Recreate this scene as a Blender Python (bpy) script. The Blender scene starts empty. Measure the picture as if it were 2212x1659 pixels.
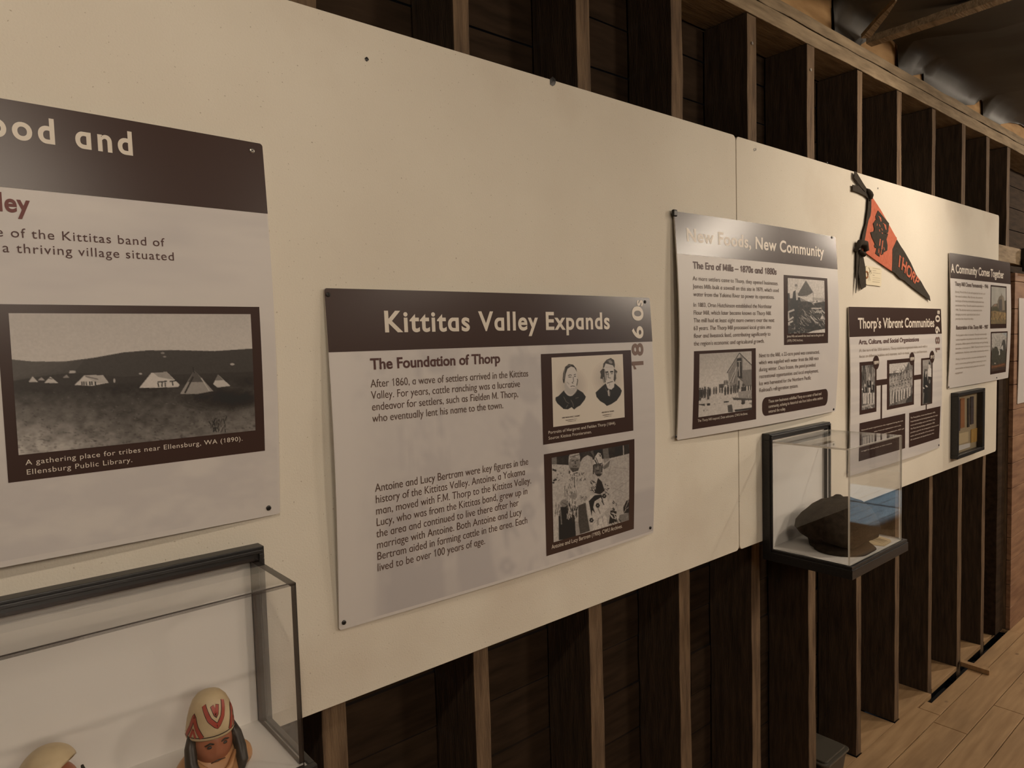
import bpy, bmesh, math, random
import numpy as np
from mathutils import Vector, Matrix

random.seed(7)
rng = np.random.default_rng(11)
C = bpy.context.scene.collection
SC = bpy.context.scene

# ------------------------------------------------------------------ camera
FW, FH, FPX = 2212, 1659, 1506.5
CAM = np.array([0.0, -1.144, 1.708])
RM = np.array([[0.76355502, -0.64512223, -0.02830255],      # image right
               [-0.06035799, -0.02766382, -0.99779338],     # image down
               [0.64291574, 0.76357843, -0.06006114]])      # forward
cd = bpy.data.cameras.new('camera')
cd.sensor_width = 36.0
cd.lens = FPX / FW * 36.0
cd.clip_start = 0.02
cam = bpy.data.objects.new('camera', cd)
r_, u_, b_ = RM[0], -RM[1], -RM[2]
cam.matrix_world = Matrix(((r_[0], u_[0], b_[0], CAM[0]), (r_[1], u_[1], b_[1], CAM[1]),
                           (r_[2], u_[2], b_[2], CAM[2]), (0, 0, 0, 1)))
C.objects.link(cam)
SC.camera = cam

# ------------------------------------------------------------------ view, world, lights
vs = SC.view_settings
vs.view_transform = 'Standard'
vs.look = 'None'
vs.gamma = 1.0
vs.use_curve_mapping = False
vs.exposure = 0.0
SC.cycles.max_bounces = 10
SC.cycles.transparent_max_bounces = 24
SC.cycles.caustics_reflective = False
SC.cycles.caustics_refractive = False
SC.cycles.sample_clamp_indirect = 4.0
SC.cycles.use_denoising = True
wd = bpy.data.worlds.new('sky')
SC.world = wd
wd.use_nodes = True
wd.node_tree.nodes['Background'].inputs[0].default_value = (0.55, 0.75, 1.0, 1)
wd.node_tree.nodes['Background'].inputs[1].default_value = 0.6


def lamp(name, kind, loc, target, energy, color, **kw):
    d = bpy.data.lights.new(name, kind)
    d.energy = energy
    d.color = color
    for k, v in kw.items():
        setattr(d, k, v)
    o = bpy.data.objects.new(name, d)
    o.location = loc
    o.rotation_euler = (Vector(target) - Vector(loc)).to_track_quat('-Z', 'Y').to_euler()
    C.objects.link(o)
    return o


WARM = (1.0, 0.85, 0.68)
lamp('track_lamp', 'SPOT', (3.35, -1.10, 2.78), (2.80, 0, 1.96), 66, WARM, spot_size=math.radians(84), spot_blend=1.0, shadow_soft_size=0.03)
lamp('track_lamp', 'SPOT', (-0.15, -1.45, 2.78), (-0.25, 0, 1.6), 34, WARM, spot_size=math.radians(118), spot_blend=1.0, shadow_soft_size=0.03)
lamp('track_lamp', 'SPOT', (6.9, -1.15, 2.78), (6.2, 0, 1.5), 170, WARM, spot_size=math.radians(130), spot_blend=0.9, shadow_soft_size=0.03)
lamp('track_lamp', 'POINT', (4.50, -0.42, 2.75), (4.5, 0, 2), 1.3, WARM, shadow_soft_size=0.03)  # added bare light that brightens the plastic sheet like spill from the lamps
lamp('fill_light', 'AREA', (2.6, -2.9, 2.76), (1.7, -0.6, 0.7), 24, WARM, shape='DISK', size=0.35)  # added fill light, no fixture modelled; raises the even level on the wall
lamp('fill_light', 'AREA', (0.2, -3.6, 2.7), (0.6, -0.6, 0.9), 40, WARM, shape='DISK', size=1.2)  # added fill light from the left rear, out of view
lamp('fill_light', 'AREA', (5.22, -2.72, 2.76), (3.6, -0.9, 0.4), 60, WARM, shape='DISK', size=0.75)  # added fill light, placed so its sheen falls on the mills panel header
sun = lamp('sun', 'SUN', (7.2, -9, 6), (7.2, -2.3, 0), 26, (0.20, 0.45, 1.0), angle=0.02)
SUN_EL = math.radians(35)
sun.rotation_euler = Vector((0, math.cos(SUN_EL), -math.sin(SUN_EL))).to_track_quat('-Z', 'Y').to_euler()


# ------------------------------------------------------------------ pixel -> point on a real plane
def ray(px, py):
    return RM.T @ np.array([(px - FW / 2) / FPX, (py - FH / 2) / FPX, 1.0])


def on_y(p, y=0.0):
    v = ray(*p)
    return CAM + v * ((y - CAM[1]) / v[1])


def on_z(p, z=0.0):
    v = ray(*p)
    return CAM + v * ((z - CAM[2]) / v[2])


def crop(ox, oy, s):
    return lambda a, b: (ox + a / s, oy + b / s)


# ------------------------------------------------------------------ materials
def mat(name, base, rough=0.6, spec=0.4, metal=0.0):
    m = bpy.data.materials.new(name)
    m.use_nodes = True
    b = m.node_tree.nodes['Principled BSDF']
    b.inputs['Base Color'].default_value = (*base, 1)
    b.inputs['Roughness'].default_value = rough
    b.inputs['Specular IOR Level'].default_value = spec
    b.inputs['Metallic'].default_value = metal
    return m


def nodes(m):
    nt = m.node_tree
    return nt, nt.nodes, nt.links, nt.nodes['Principled BSDF']


def noise_mat(name, c1, c2, scale=(1, 1, 1), nscale=8, detail=6, rough=0.7, bump=0.0, bscale=None, spec=0.3, lo=0.3, hi=0.7, dist=0.0, bdist=0.002):
    m = mat(name, c1, rough, spec)
    nt, N, L, b = nodes(m)
    tc = N.new('ShaderNodeTexCoord')
    mp = N.new('ShaderNodeMapping')
    mp.inputs['Scale'].default_value = scale
    L.new(tc.outputs['Object'], mp.inputs[0])
    nz = N.new('ShaderNodeTexNoise')
    nz.inputs['Scale'].default_value = nscale
    nz.inputs['Detail'].default_value = detail
    nz.inputs['Distortion'].default_value = dist
    L.new(mp.outputs[0], nz.inputs[0])
    cr = N.new('ShaderNodeValToRGB')
    cr.color_ramp.elements[0].position = lo
    cr.color_ramp.elements[1].position = hi
    cr.color_ramp.elements[0].color = (*c1, 1)
    cr.color_ramp.elements[1].color = (*c2, 1)
    L.new(nz.outputs[0], cr.inputs[0])
    L.new(cr.outputs[0], b.inputs['Base Color'])
    if bump:
        n2 = N.new('ShaderNodeTexNoise')
        n2.inputs['Scale'].default_value = bscale or nscale * 4
        n2.inputs['Detail'].default_value = 4
        L.new(mp.outputs[0], n2.inputs[0])
        bp = N.new('ShaderNodeBump')
        bp.inputs['Strength'].default_value = bump
        bp.inputs['Distance'].default_value = bdist
        L.new(n2.outputs[0], bp.inputs['Height'])
        L.new(bp.outputs[0], b.inputs['Normal'])
    return m


def attr_mat(name, rough=0.42, spec=0.4):
    m = mat(name, (0.5, 0.5, 0.5), rough, spec)
    nt, N, L, b = nodes(m)
    a = N.new('ShaderNodeAttribute')
    a.attribute_name = 'print'
    L.new(a.outputs['Color'], b.inputs['Base Color'])
    return m


def acrylic(name, tint=(1, 1, 1), rough=0.0, base=0.04):
    m = bpy.data.materials.new(name)
    m.use_nodes = True
    nt = m.node_tree
    N, L = nt.nodes, nt.links
    N.clear()
    out = N.new('ShaderNodeOutputMaterial')
    geo = N.new('ShaderNodeNewGeometry')
    dot = N.new('ShaderNodeVectorMath'); dot.operation = 'DOT_PRODUCT'
    L.new(geo.outputs['Normal'], dot.inputs[0]); L.new(geo.outputs['Incoming'], dot.inputs[1])
    ab = N.new('ShaderNodeMath'); ab.operation = 'ABSOLUTE'
    L.new(dot.outputs['Value'], ab.inputs[0])
    om = N.new('ShaderNodeMath'); om.operation = 'SUBTRACT'; om.inputs[0].default_value = 1
    L.new(ab.outputs[0], om.inputs[1])
    pw = N.new('ShaderNodeMath'); pw.operation = 'POWER'; pw.inputs[1].default_value = 5
    L.new(om.outputs[0], pw.inputs[0])
    ma = N.new('ShaderNodeMath'); ma.operation = 'MULTIPLY_ADD'
    ma.inputs[1].default_value = 1 - base; ma.inputs[2].default_value = base
    L.new(pw.outputs[0], ma.inputs[0])
    tr = N.new('ShaderNodeBsdfTransparent'); tr.inputs[0].default_value = (*tint, 1)
    gl = N.new('ShaderNodeBsdfGlossy'); gl.inputs['Roughness'].default_value = rough
    mx = N.new('ShaderNodeMixShader')
    L.new(ma.outputs[0], mx.inputs[0]); L.new(tr.outputs[0], mx.inputs[1]); L.new(gl.outputs[0], mx.inputs[2])
    L.new(mx.outputs[0], out.inputs[0])
    return m


def edge_acrylic(name, col, mixf, spec=0.5):
    m = bpy.data.materials.new(name)
    m.use_nodes = True
    nt = m.node_tree
    N, L = nt.nodes, nt.links
    b = N['Principled BSDF']
    b.inputs['Base Color'].default_value = (*col, 1)
    b.inputs['Roughness'].default_value = 0.12
    b.inputs['Specular IOR Level'].default_value = spec
    tr = N.new('ShaderNodeBsdfTransparent')
    mx = N.new('ShaderNodeMixShader'); mx.inputs[0].default_value = mixf
    L.new(tr.outputs[0], mx.inputs[1]); L.new(b.outputs[0], mx.inputs[2])
    L.new(mx.outputs[0], N['Material Output'].inputs[0])
    return m


M = {}
M['board'] = noise_mat('painted board', (0.655, 0.595, 0.50), (0.72, 0.665, 0.565), nscale=2.6, detail=8, rough=0.75, bump=0.55, bscale=300, spec=0.2, bdist=0.0011)


def overlay(m, scale, lo, hi, col, amount, sc3=(1, 1, 1), voronoi=False, detail=2):
    """spots of dirt or knots laid over a material's base colour"""
    nt, N, L, b = nodes(m)
    tc = N.new('ShaderNodeTexCoord'); mp = N.new('ShaderNodeMapping'); mp.inputs['Scale'].default_value = sc3
    L.new(tc.outputs['Object'], mp.inputs[0])
    if voronoi:
        t = N.new('ShaderNodeTexVoronoi'); t.inputs['Scale'].default_value = scale; o = t.outputs['Distance']
    else:
        t = N.new('ShaderNodeTexNoise'); t.inputs['Scale'].default_value = scale; t.inputs['Detail'].default_value = detail; o = t.outputs[0]
    L.new(mp.outputs[0], t.inputs[0])
    mr = N.new('ShaderNodeMapRange'); mr.inputs[1].default_value = lo; mr.inputs[2].default_value = hi; mr.inputs[3].default_value = 0; mr.inputs[4].default_value = amount
    L.new(o, mr.inputs[0])
    mx = N.new('ShaderNodeMix'); mx.data_type = 'RGBA'
    src = b.inputs['Base Color'].links[0].from_socket
    L.new(mr.outputs[0], mx.inputs[0]); L.new(src, mx.inputs[6]); mx.inputs[7].default_value = (*col, 1)
    L.new(mx.outputs[2], b.inputs['Base Color'])


overlay(M['board'], 210, 0.715, 0.77, (0.30, 0.24, 0.16), 0.6, detail=1)
overlay(M['board'], 2.3, 0.56, 0.75, (0.46, 0.36, 0.27), 0.35, detail=5)
M['stud_side'] = noise_mat('shade darkened stud side', (0.036, 0.024, 0.015), (0.085, 0.054, 0.033), scale=(14, 14, 1.6), nscale=5, rough=0.85, bump=0.6, bscale=22, bdist=0.003)  # darker copy of the stud wood; shade of the side faces painted in
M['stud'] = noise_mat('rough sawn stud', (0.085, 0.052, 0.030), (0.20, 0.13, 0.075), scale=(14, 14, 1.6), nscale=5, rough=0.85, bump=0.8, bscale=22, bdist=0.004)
M['plate'] = noise_mat('rough plate wood', (0.20, 0.145, 0.088), (0.38, 0.285, 0.18), scale=(1.3, 9, 9), nscale=6, rough=0.85, bump=0.8, bscale=18, bdist=0.004)
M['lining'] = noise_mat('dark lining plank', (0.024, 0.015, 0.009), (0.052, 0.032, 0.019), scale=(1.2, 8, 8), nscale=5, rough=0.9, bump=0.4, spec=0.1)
M['room'] = noise_mat('dark room boards', (0.08, 0.05, 0.03), (0.15, 0.10, 0.06), scale=(1, 1, 8), nscale=4, rough=0.8)
M['floor'] = noise_mat('worn pine floor', (0.34, 0.205, 0.10), (0.47, 0.30, 0.155), scale=(0.8, 9, 1), nscale=4.5, detail=8, rough=0.55, bump=0.25, spec=0.35, dist=0.25)
overlay(M['floor'], 6.5, 0.09, 0.03, (0.14, 0.08, 0.042), 0.8, sc3=(0.75, 1.2, 1), voronoi=True)
overlay(M['floor'], 3.4, 0.50, 0.72, (0.19, 0.115, 0.062), 0.5, sc3=(0.6, 1.6, 1), detail=6)
M['eave'] = noise_mat('orange eave wood', (0.42, 0.24, 0.10), (0.58, 0.36, 0.17), scale=(2, 2, 9), nscale=4, rough=0.8)
M['panelwood'] = noise_mat('red brown plank', (0.19, 0.10, 0.06), (0.33, 0.19, 0.11), scale=(1.2, 6, 9), nscale=4, rough=0.75, bump=0.3)
M['plastic'] = noise_mat('black plastic sheet', (0.055, 0.049, 0.041), (0.085, 0.076, 0.064), nscale=2, rough=0.5, bump=0.25, bscale=3, spec=0.35, bdist=0.02)
M['dark'] = mat('hole dark', (0.01, 0.008, 0.006), 0.9)
M['white'] = mat('poster white', (0.60, 0.56, 0.53), 0.45, 0.35)
M['brown'] = mat('print brown', (0.050, 0.028, 0.023), 0.27, 0.45)
M['brown_text'] = mat('print brown text', (0.075, 0.030, 0.026), 0.45, 0.3)
M['body_text'] = mat('print body text', (0.10, 0.060, 0.045), 0.45, 0.3)
M['head_text'] = mat('print pale text', (0.66, 0.59, 0.50), 0.42, 0.5)
M['red_text'] = mat('print maroon text', (0.14, 0.035, 0.030), 0.45, 0.3)
M['grey_num'] = mat('print grey brown numerals', (0.17, 0.105, 0.085), 0.45, 0.3)
M['faint_text'] = mat('print faint text', (0.30, 0.24, 0.19), 0.5, 0.3)
M['print'] = attr_mat('printed picture')
M['edge'] = mat('poster edge', (0.55, 0.50, 0.44), 0.5)
M['screw'] = mat('dark screw', (0.035, 0.032, 0.03), 0.4, 0.5, 0.6)
M['steel'] = mat('steel screw', (0.45, 0.42, 0.38), 0.3, 0.5, 0.9)
M['black'] = noise_mat('black moulding', (0.014, 0.013, 0.013), (0.026, 0.024, 0.023), scale=(1, 30, 30), nscale=6, rough=0.38, spec=0.5)
M['casewhite'] = mat('case lining white', (0.76, 0.73, 0.69), 0.5, 0.3)
M['acrylic'] = acrylic('clear acrylic')
M['acryl_edge_dark'] = edge_acrylic('acrylic edge smoky', (0.045, 0.032, 0.027), 0.93, 0.12)
M['acryl_edge_light'] = edge_acrylic('acrylic edge bright', (0.92, 0.88, 0.80), 0.8)
M['cap'] = noise_mat('brown black wool', (0.024, 0.017, 0.011), (0.042, 0.031, 0.021), nscale=60, rough=0.95, bump=0.6, bscale=240, spec=0.1)
M['paper'] = mat('aged paper', (0.62, 0.50, 0.31), 0.8, 0.2)
M['paper_pale'] = mat('pale paper', (0.70, 0.62, 0.46), 0.8, 0.2)
M['ink'] = mat('pencil ink', (0.22, 0.18, 0.12), 0.8, 0.1)
M['felt_orange'] = noise_mat('orange felt', (0.47, 0.13, 0.075), (0.55, 0.165, 0.10), nscale=90, rough=0.95, spec=0.05)
M['felt_black'] = noise_mat('black felt', (0.045, 0.038, 0.03), (0.062, 0.052, 0.043), nscale=90, rough=0.95, spec=0.05)
M['fig_hat'] = noise_mat('cream painted clay', (0.46, 0.345, 0.20), (0.64, 0.51, 0.32), nscale=26, rough=0.45, spec=0.4)
M['fig_skin'] = noise_mat('red brown painted clay', (0.27, 0.085, 0.042), (0.40, 0.15, 0.08), nscale=24, rough=0.4, spec=0.4)
M['fig_body'] = noise_mat('tan painted clay', (0.40, 0.19, 0.08), (0.55, 0.30, 0.14), nscale=22, rough=0.4, spec=0.4)
M['fig_black'] = mat('black paint', (0.018, 0.017, 0.016), 0.4, 0.4)
M['fig_red'] = mat('brick red paint', (0.36, 0.052, 0.035), 0.4, 0.5)
M['fig_eye'] = mat('painted eye', (0.02, 0.016, 0.014), 0.3, 0.5)
M['box'] = mat('dark grey plastic', (0.028, 0.026, 0.023), 0.3, 0.5)
M['lid'] = mat('smoky lid', (0.075, 0.066, 0.052), 0.16, 0.5)
M['gold'] = mat('yellow card', (0.50, 0.31, 0.09), 0.8, 0.2)
M['ribbon_o'] = mat('orange ribbon', (0.36, 0.16, 0.07), 0.8, 0.2)
M['ribbon_k'] = mat('black ribbon', (0.05, 0.043, 0.037), 0.8, 0.2)
M['ribbon_p'] = mat('purple ribbon', (0.07, 0.055, 0.06), 0.8, 0.2)
M['mount'] = mat('tan mount', (0.42, 0.34, 0.22), 0.8, 0.2)


# ------------------------------------------------------------------ mesh helpers
class MB:
    def __init__(s):
        s.v, s.f, s.mi = [], [], []

    def add(s, vs_, fs_, mi=0):
        o = len(s.v)
        s.v += [tuple(map(float, p)) for p in vs_]
        for f in fs_:
            s.f.append(tuple(i + o for i in f))
            s.mi.append(mi)

    def box(s, x0, x1, y0, y1, z0, z1, mi=0):
        s.add([(x0, y0, z0), (x1, y0, z0), (x1, y1, z0), (x0, y1, z0), (x0, y0, z1), (x1, y0, z1), (x1, y1, z1), (x0, y1, z1)],
              [(0, 3, 2, 1), (4, 5, 6, 7), (0, 1, 5, 4), (1, 2, 6, 5), (2, 3, 7, 6), (3, 0, 4, 7)], mi)

    def prism_xz(s, pts, y0, y1, mi=0, surf=None):
        """polygon given in (x,z), front at y0, back at y1"""
        n = len(pts)
        f = [(x, y0 + (surf(x, z) if surf else 0), z) for x, z in pts]
        b = [(x, y1 + (surf(x, z) if surf else 0), z) for x, z in pts]
        s.add(f + b, [tuple(range(n)), tuple(range(2 * n - 1, n - 1, -1))] + [(i, i + n, (i + 1) % n + n, (i + 1) % n) for i in range(n)], mi)

    def tube(s, pts, r, n=8, mi=0, cap=True):
        pts = [Vector(p) for p in pts]
        rs = r if isinstance(r, (list, tuple)) else [r] * len(pts)
        rings = []
        up = Vector((0, 0, 1))
        for i, p in enumerate(pts):
            d = (pts[min(i + 1, len(pts) - 1)] - pts[max(i - 1, 0)]).normalized()
            a = d.cross(up if abs(d.z) < .9 else Vector((1, 0, 0))).normalized()
            c = d.cross(a)
            rings.append([p + (a * math.cos(2 * math.pi * k / n) + c * math.sin(2 * math.pi * k / n)) * rs[i] for k in range(n)])
        vv = [q for g in rings for q in g]
        ff = []
        for i in range(len(pts) - 1):
            for k in range(n):
                ff.append((i * n + k, i * n + (k + 1) % n, (i + 1) * n + (k + 1) % n, (i + 1) * n + k))
        if cap:
            ff.append(tuple(range(n - 1, -1, -1)))
            ff.append(tuple((len(pts) - 1) * n + k for k in range(n)))
        s.add(vv, ff, mi)

    def build(s, name, mats, parent=None, smooth=False, bevel=0.0, fix=True):
        me = bpy.data.meshes.new(name)
        me.from_pydata(s.v, [], s.f)
        if not isinstance(mats, (list, tuple)):
            mats = [mats]
        for m in mats:
            me.materials.append(m)
        if len(mats) > 1:
            me.polygons.foreach_set('material_index', s.mi)
        if fix:
            bm = bmesh.new(); bm.from_mesh(me)
            bmesh.ops.recalc_face_normals(bm, faces=bm.faces)
            bm.to_mesh(me); bm.free()
        if smooth:
            me.polygons.foreach_set('use_smooth', [True] * len(me.polygons))
        me.update()
        o = bpy.data.objects.new(name, me)
        C.objects.link(o)
        if parent:
            o.parent = parent
            o.matrix_parent_inverse = Matrix.Translation(-Vector(parent.location))
        if bevel:
            bv = o.modifiers.new('bevel', 'BEVEL')
            bv.width = bevel; bv.segments = 2; bv.limit_method = 'ANGLE'
        return o


def tag(o, label, cat, group=None):
    o['label'] = label
    o['category'] = cat
    if group:
        o['group'] = group
    return o


def empty(name, loc, label, cat, group=None):
    o = bpy.data.objects.new(name, None)
    o.location = loc
    o.empty_display_size = 0.05
    C.objects.link(o)
    return tag(o, label, cat, group)


def structure(o):
    o['kind'] = 'structure'
    return o


# ------------------------------------------------------------------ lettering from Blender's built-in font
CHARS = sorted(set("ABCDEFGHIJKLMNOPQRSTUVWXYZabcdefghijklmnopqrstuvwxyz0123456789.,;:'’–-()/?&!"))
GL, ADV = {}, {}


def load_font():
    tmp, objs, wob = [], [], {}

    def txt(s, off):
        c = bpy.data.curves.new('t', 'FONT')
        c.body = s; c.size = 1.0; c.offset = off; c.resolution_u = 7 if off > .02 else 4; c.fill_mode = 'FRONT'
        o = bpy.data.objects.new('t', c)
        C.objects.link(o)
        tmp.append(o)
        return o
    for ch in CHARS:
        for w, off in ((0, 0.0), (1, 0.024), (2, 0.008)):
            objs.append((ch, w, txt(ch, off)))
        wob[ch] = txt('H' + ch + 'H', 0)
    wob['HH'] = txt('HH', 0)
    wob[' '] = txt('H H', 0)
    bpy.context.view_layer.update()
    dg = bpy.context.evaluated_depsgraph_get()

    def geom(o):
        e = o.evaluated_get(dg)
        me = bpy.data.meshes.new_from_object(e)
        bm = bmesh.new(); bm.from_mesh(me)
        bpy.data.meshes.remove(me)
        return bm

    def ext(bm):
        xs = [v.co.x for v in bm.verts]
        return max(xs) - min(xs)
    hh = geom(wob['HH']); base = ext(hh); hh.free()
    for ch in CHARS + [' ']:
        b = geom(wob[ch]); ADV[ch] = ext(b) - base; b.free()
    xh = None
    raw = {}
    for ch, w, o in objs:
        raw[ch, w] = geom(o)
    for w in (0, 1, 2):
        xh = max(v.co.y for v in raw['x', w].verts)
        b = raw['d', w].copy()
        bmesh.ops.bisect_plane(b, geom=b.verts[:] + b.edges[:] + b.faces[:], plane_co=(0, xh, 0), plane_no=(0, 1, 0), clear_outer=True)
        raw['\u0251', w] = b
    ADV['\u0251'] = ADV['d']
    H = max(v.co.y for v in raw['H', 0].verts)
    for w, st in ((0, .085), (1, .135), (2, .10)):                            # drawn by hand: a flagged 1 and a clean M
        b = bmesh.new()
        a0 = ADV['1'] * .5 - st * .2
        for pts in ([(a0, 0), (a0 + st, 0), (a0 + st, H), (a0, H)], [(a0 + st, H), (a0 - .13, H - .13), (a0 - .13, H - .13 - st * .95), (a0 + st * .2, H - st * .9)]):
            b.faces.new([b.verts.new((x, y, 0)) for x, y in pts])
        raw['1', w].free(); raw['1', w] = b
        b = bmesh.new()
        l, r = .07, ADV['M'] - .07
        m = (l + r) / 2
        for pts in ([(l, 0), (l + st, 0), (l + st, H), (l, H)], [(r - st, 0), (r, 0), (r, H), (r - st, H)], [(l, H), (m - st * .5, H * .12), (m + st * .5, H * .12), (l + st * 1.1, H)], [(r - st * 1.1, H), (m - st * .5, H * .12), (m + st * .5, H * .12), (r, H)]):
            b.faces.new([b.verts.new((x, y, 0)) for x, y in pts])
        raw['M', w].free(); raw['M', w] = b
    for k, b in raw.items():
        b.verts.index_update()
        GL[k] = (np.array([(v.co.x, v.co.y) for v in b.verts]) if b.verts else np.zeros((0, 2)), [tuple(v.index for v in f.verts) for f in b.faces])
        b.free()
    for o in tmp:
        c = o.data
        bpy.data.objects.remove(o)
        bpy.data.curves.remove(c)


load_font()
CAPH = float(GL['H', 0][0][:, 1].max())


def layout(s, w=0, track=0.0, small=None):
    """glyph outlines of a line at size 1: list of (verts, faces), total advance"""
    x, out = 0.0, []
    for i, ch in enumerate(s):
        sc = small.get(i, 1.0) if small else 1.0
        if ch != ' ':
            v, f = GL[ch, w]
            out.append((v * sc + np.array([x, 0.0]), f))
        x += (ADV[ch] + track) * sc
    return out, x - track


def adv(s, track=0.0):
    return sum(ADV[ch] + track for ch in s) - (track if s else 0)


# ------------------------------------------------------------------ picture painter (for the printed photographs)
class Pic:
    def __init__(s, quad, W, H, base):
        s.W, s.H = W, H
        dst = [(0, 0), (1, 0), (1, 1), (0, 1)]
        A, b = [], []
        for (x, y), (u, v) in zip(quad, dst):
            A.append([x, y, 1, 0, 0, 0, -u * x, -u * y]); b.append(u)
            A.append([0, 0, 0, x, y, 1, -v * x, -v * y]); b.append(v)
        h = np.linalg.solve(np.array(A, float), np.array(b, float))
        s.Hm = np.append(h, 1).reshape(3, 3)
        s.a = np.zeros((H, W, 3)) + np.array(base)
        s.SS = 2
        yy, xx = np.mgrid[0:H * 2, 0:W * 2]
        s.u = (xx + .5) / (W * 2); s.v = (yy + .5) / (H * 2)
        s.pu = s.u[::2, ::2]; s.pv = s.v[::2, ::2]

    def uv(s, p):
        q = s.Hm @ np.array([p[0], p[1], 1.0])
        return q[0] / q[2], q[1] / q[2]

    def mask(s, pts):
        P = [s.uv(p) for p in pts]
        m = np.zeros(s.u.shape, bool)
        n = len(P)
        for i in range(n):
            x0, y0 = P[i]; x1, y1 = P[(i + 1) % n]
            if y0 == y1:
                continue
            c = (s.v >= min(y0, y1)) & (s.v < max(y0, y1))
            xi = x0 + (s.v - y0) / (y1 - y0) * (x1 - x0)
            m ^= c & (s.u < xi)
        return m.reshape(s.H, 2, s.W, 2).mean((1, 3))

    def put(s, m, val, alpha=1.0):
        m = (m * alpha)[..., None]
        s.a = s.a * (1 - m) + np.array(val) * m

    def poly(s, pts, val, alpha=1.0):
        s.put(s.mask(pts), val, alpha)

    def line(s, pts, w, val, alpha=1.0):
        for (x0, y0), (x1, y1) in zip(pts, pts[1:]):
            d = math.hypot(x1 - x0, y1 - y0) or 1
            nx, ny = -(y1 - y0) / d * w / 2, (x1 - x0) / d * w / 2
            s.poly([(x0 + nx, y0 + ny), (x1 + nx, y1 + ny), (x1 - nx, y1 - ny), (x0 - nx, y0 - ny)], val, alpha)

    def ell(s, cx, cy, rx, ry, val, alpha=1.0, rot=0.0, n=22):
        ca, sa = math.cos(rot), math.sin(rot)
        s.poly([(cx + rx * math.cos(t) * ca - ry * math.sin(t) * sa, cy + rx * math.cos(t) * sa + ry * math.sin(t) * ca)
                for t in np.linspace(0, 2 * math.pi, n, endpoint=False)], val, alpha)

    def field(s, nx, ny):
        nx, ny = max(1, int(nx)), max(1, int(ny))
        g = rng.random((ny + 2, nx + 2))
        x = s.pu * nx; y = s.pv * ny
        i = x.astype(int); j = y.astype(int)
        fx = x - i; fy = y - j
        fx = fx * fx * (3 - 2 * fx); fy = fy * fy * (3 - 2 * fy)
        return (g[j, i] * (1 - fx) + g[j, i + 1] * fx) * (1 - fy) + (g[j + 1, i] * (1 - fx) + g[j + 1, i + 1] * fx) * fy

    def fbm(s, nx, ny, o=4):
        t, a, w = 0, 1.0, 0
        for k in range(o):
            t = t + a * s.field(nx * 2 ** k, ny * 2 ** k); w += a; a *= .6
        return t / w

    def grain(s, amp, pts=None, nx=40, ny=30, o=2):
        n = 1 + amp * (s.fbm(nx, ny, o) - .5) * 2
        m = s.mask(pts)[..., None] if pts else 1.0
        s.a = np.clip(s.a * (1 - m + m * n[..., None]), 0, 1)

    def specks(s, n, pts, lens, w, vals, ang=(0, math.pi)):
        xs = [p[0] for p in pts]; ys = [p[1] for p in pts]
        for k in range(n):
            x = random.uniform(min(xs), max(xs)); y = random.uniform(min(ys), max(ys))
            t = random.uniform(*ang); l = random.uniform(*lens)
            s.line([(x, y), (x + l * math.cos(t), y + l * math.sin(t))], w, random.choice(vals))


def tone(g, k=0.60):
    """grey print value 0..1 -> warm print albedo"""
    return (0.020 + g * k, 0.018 + g * k * 0.93, 0.017 + g * k * 0.87)


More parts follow.
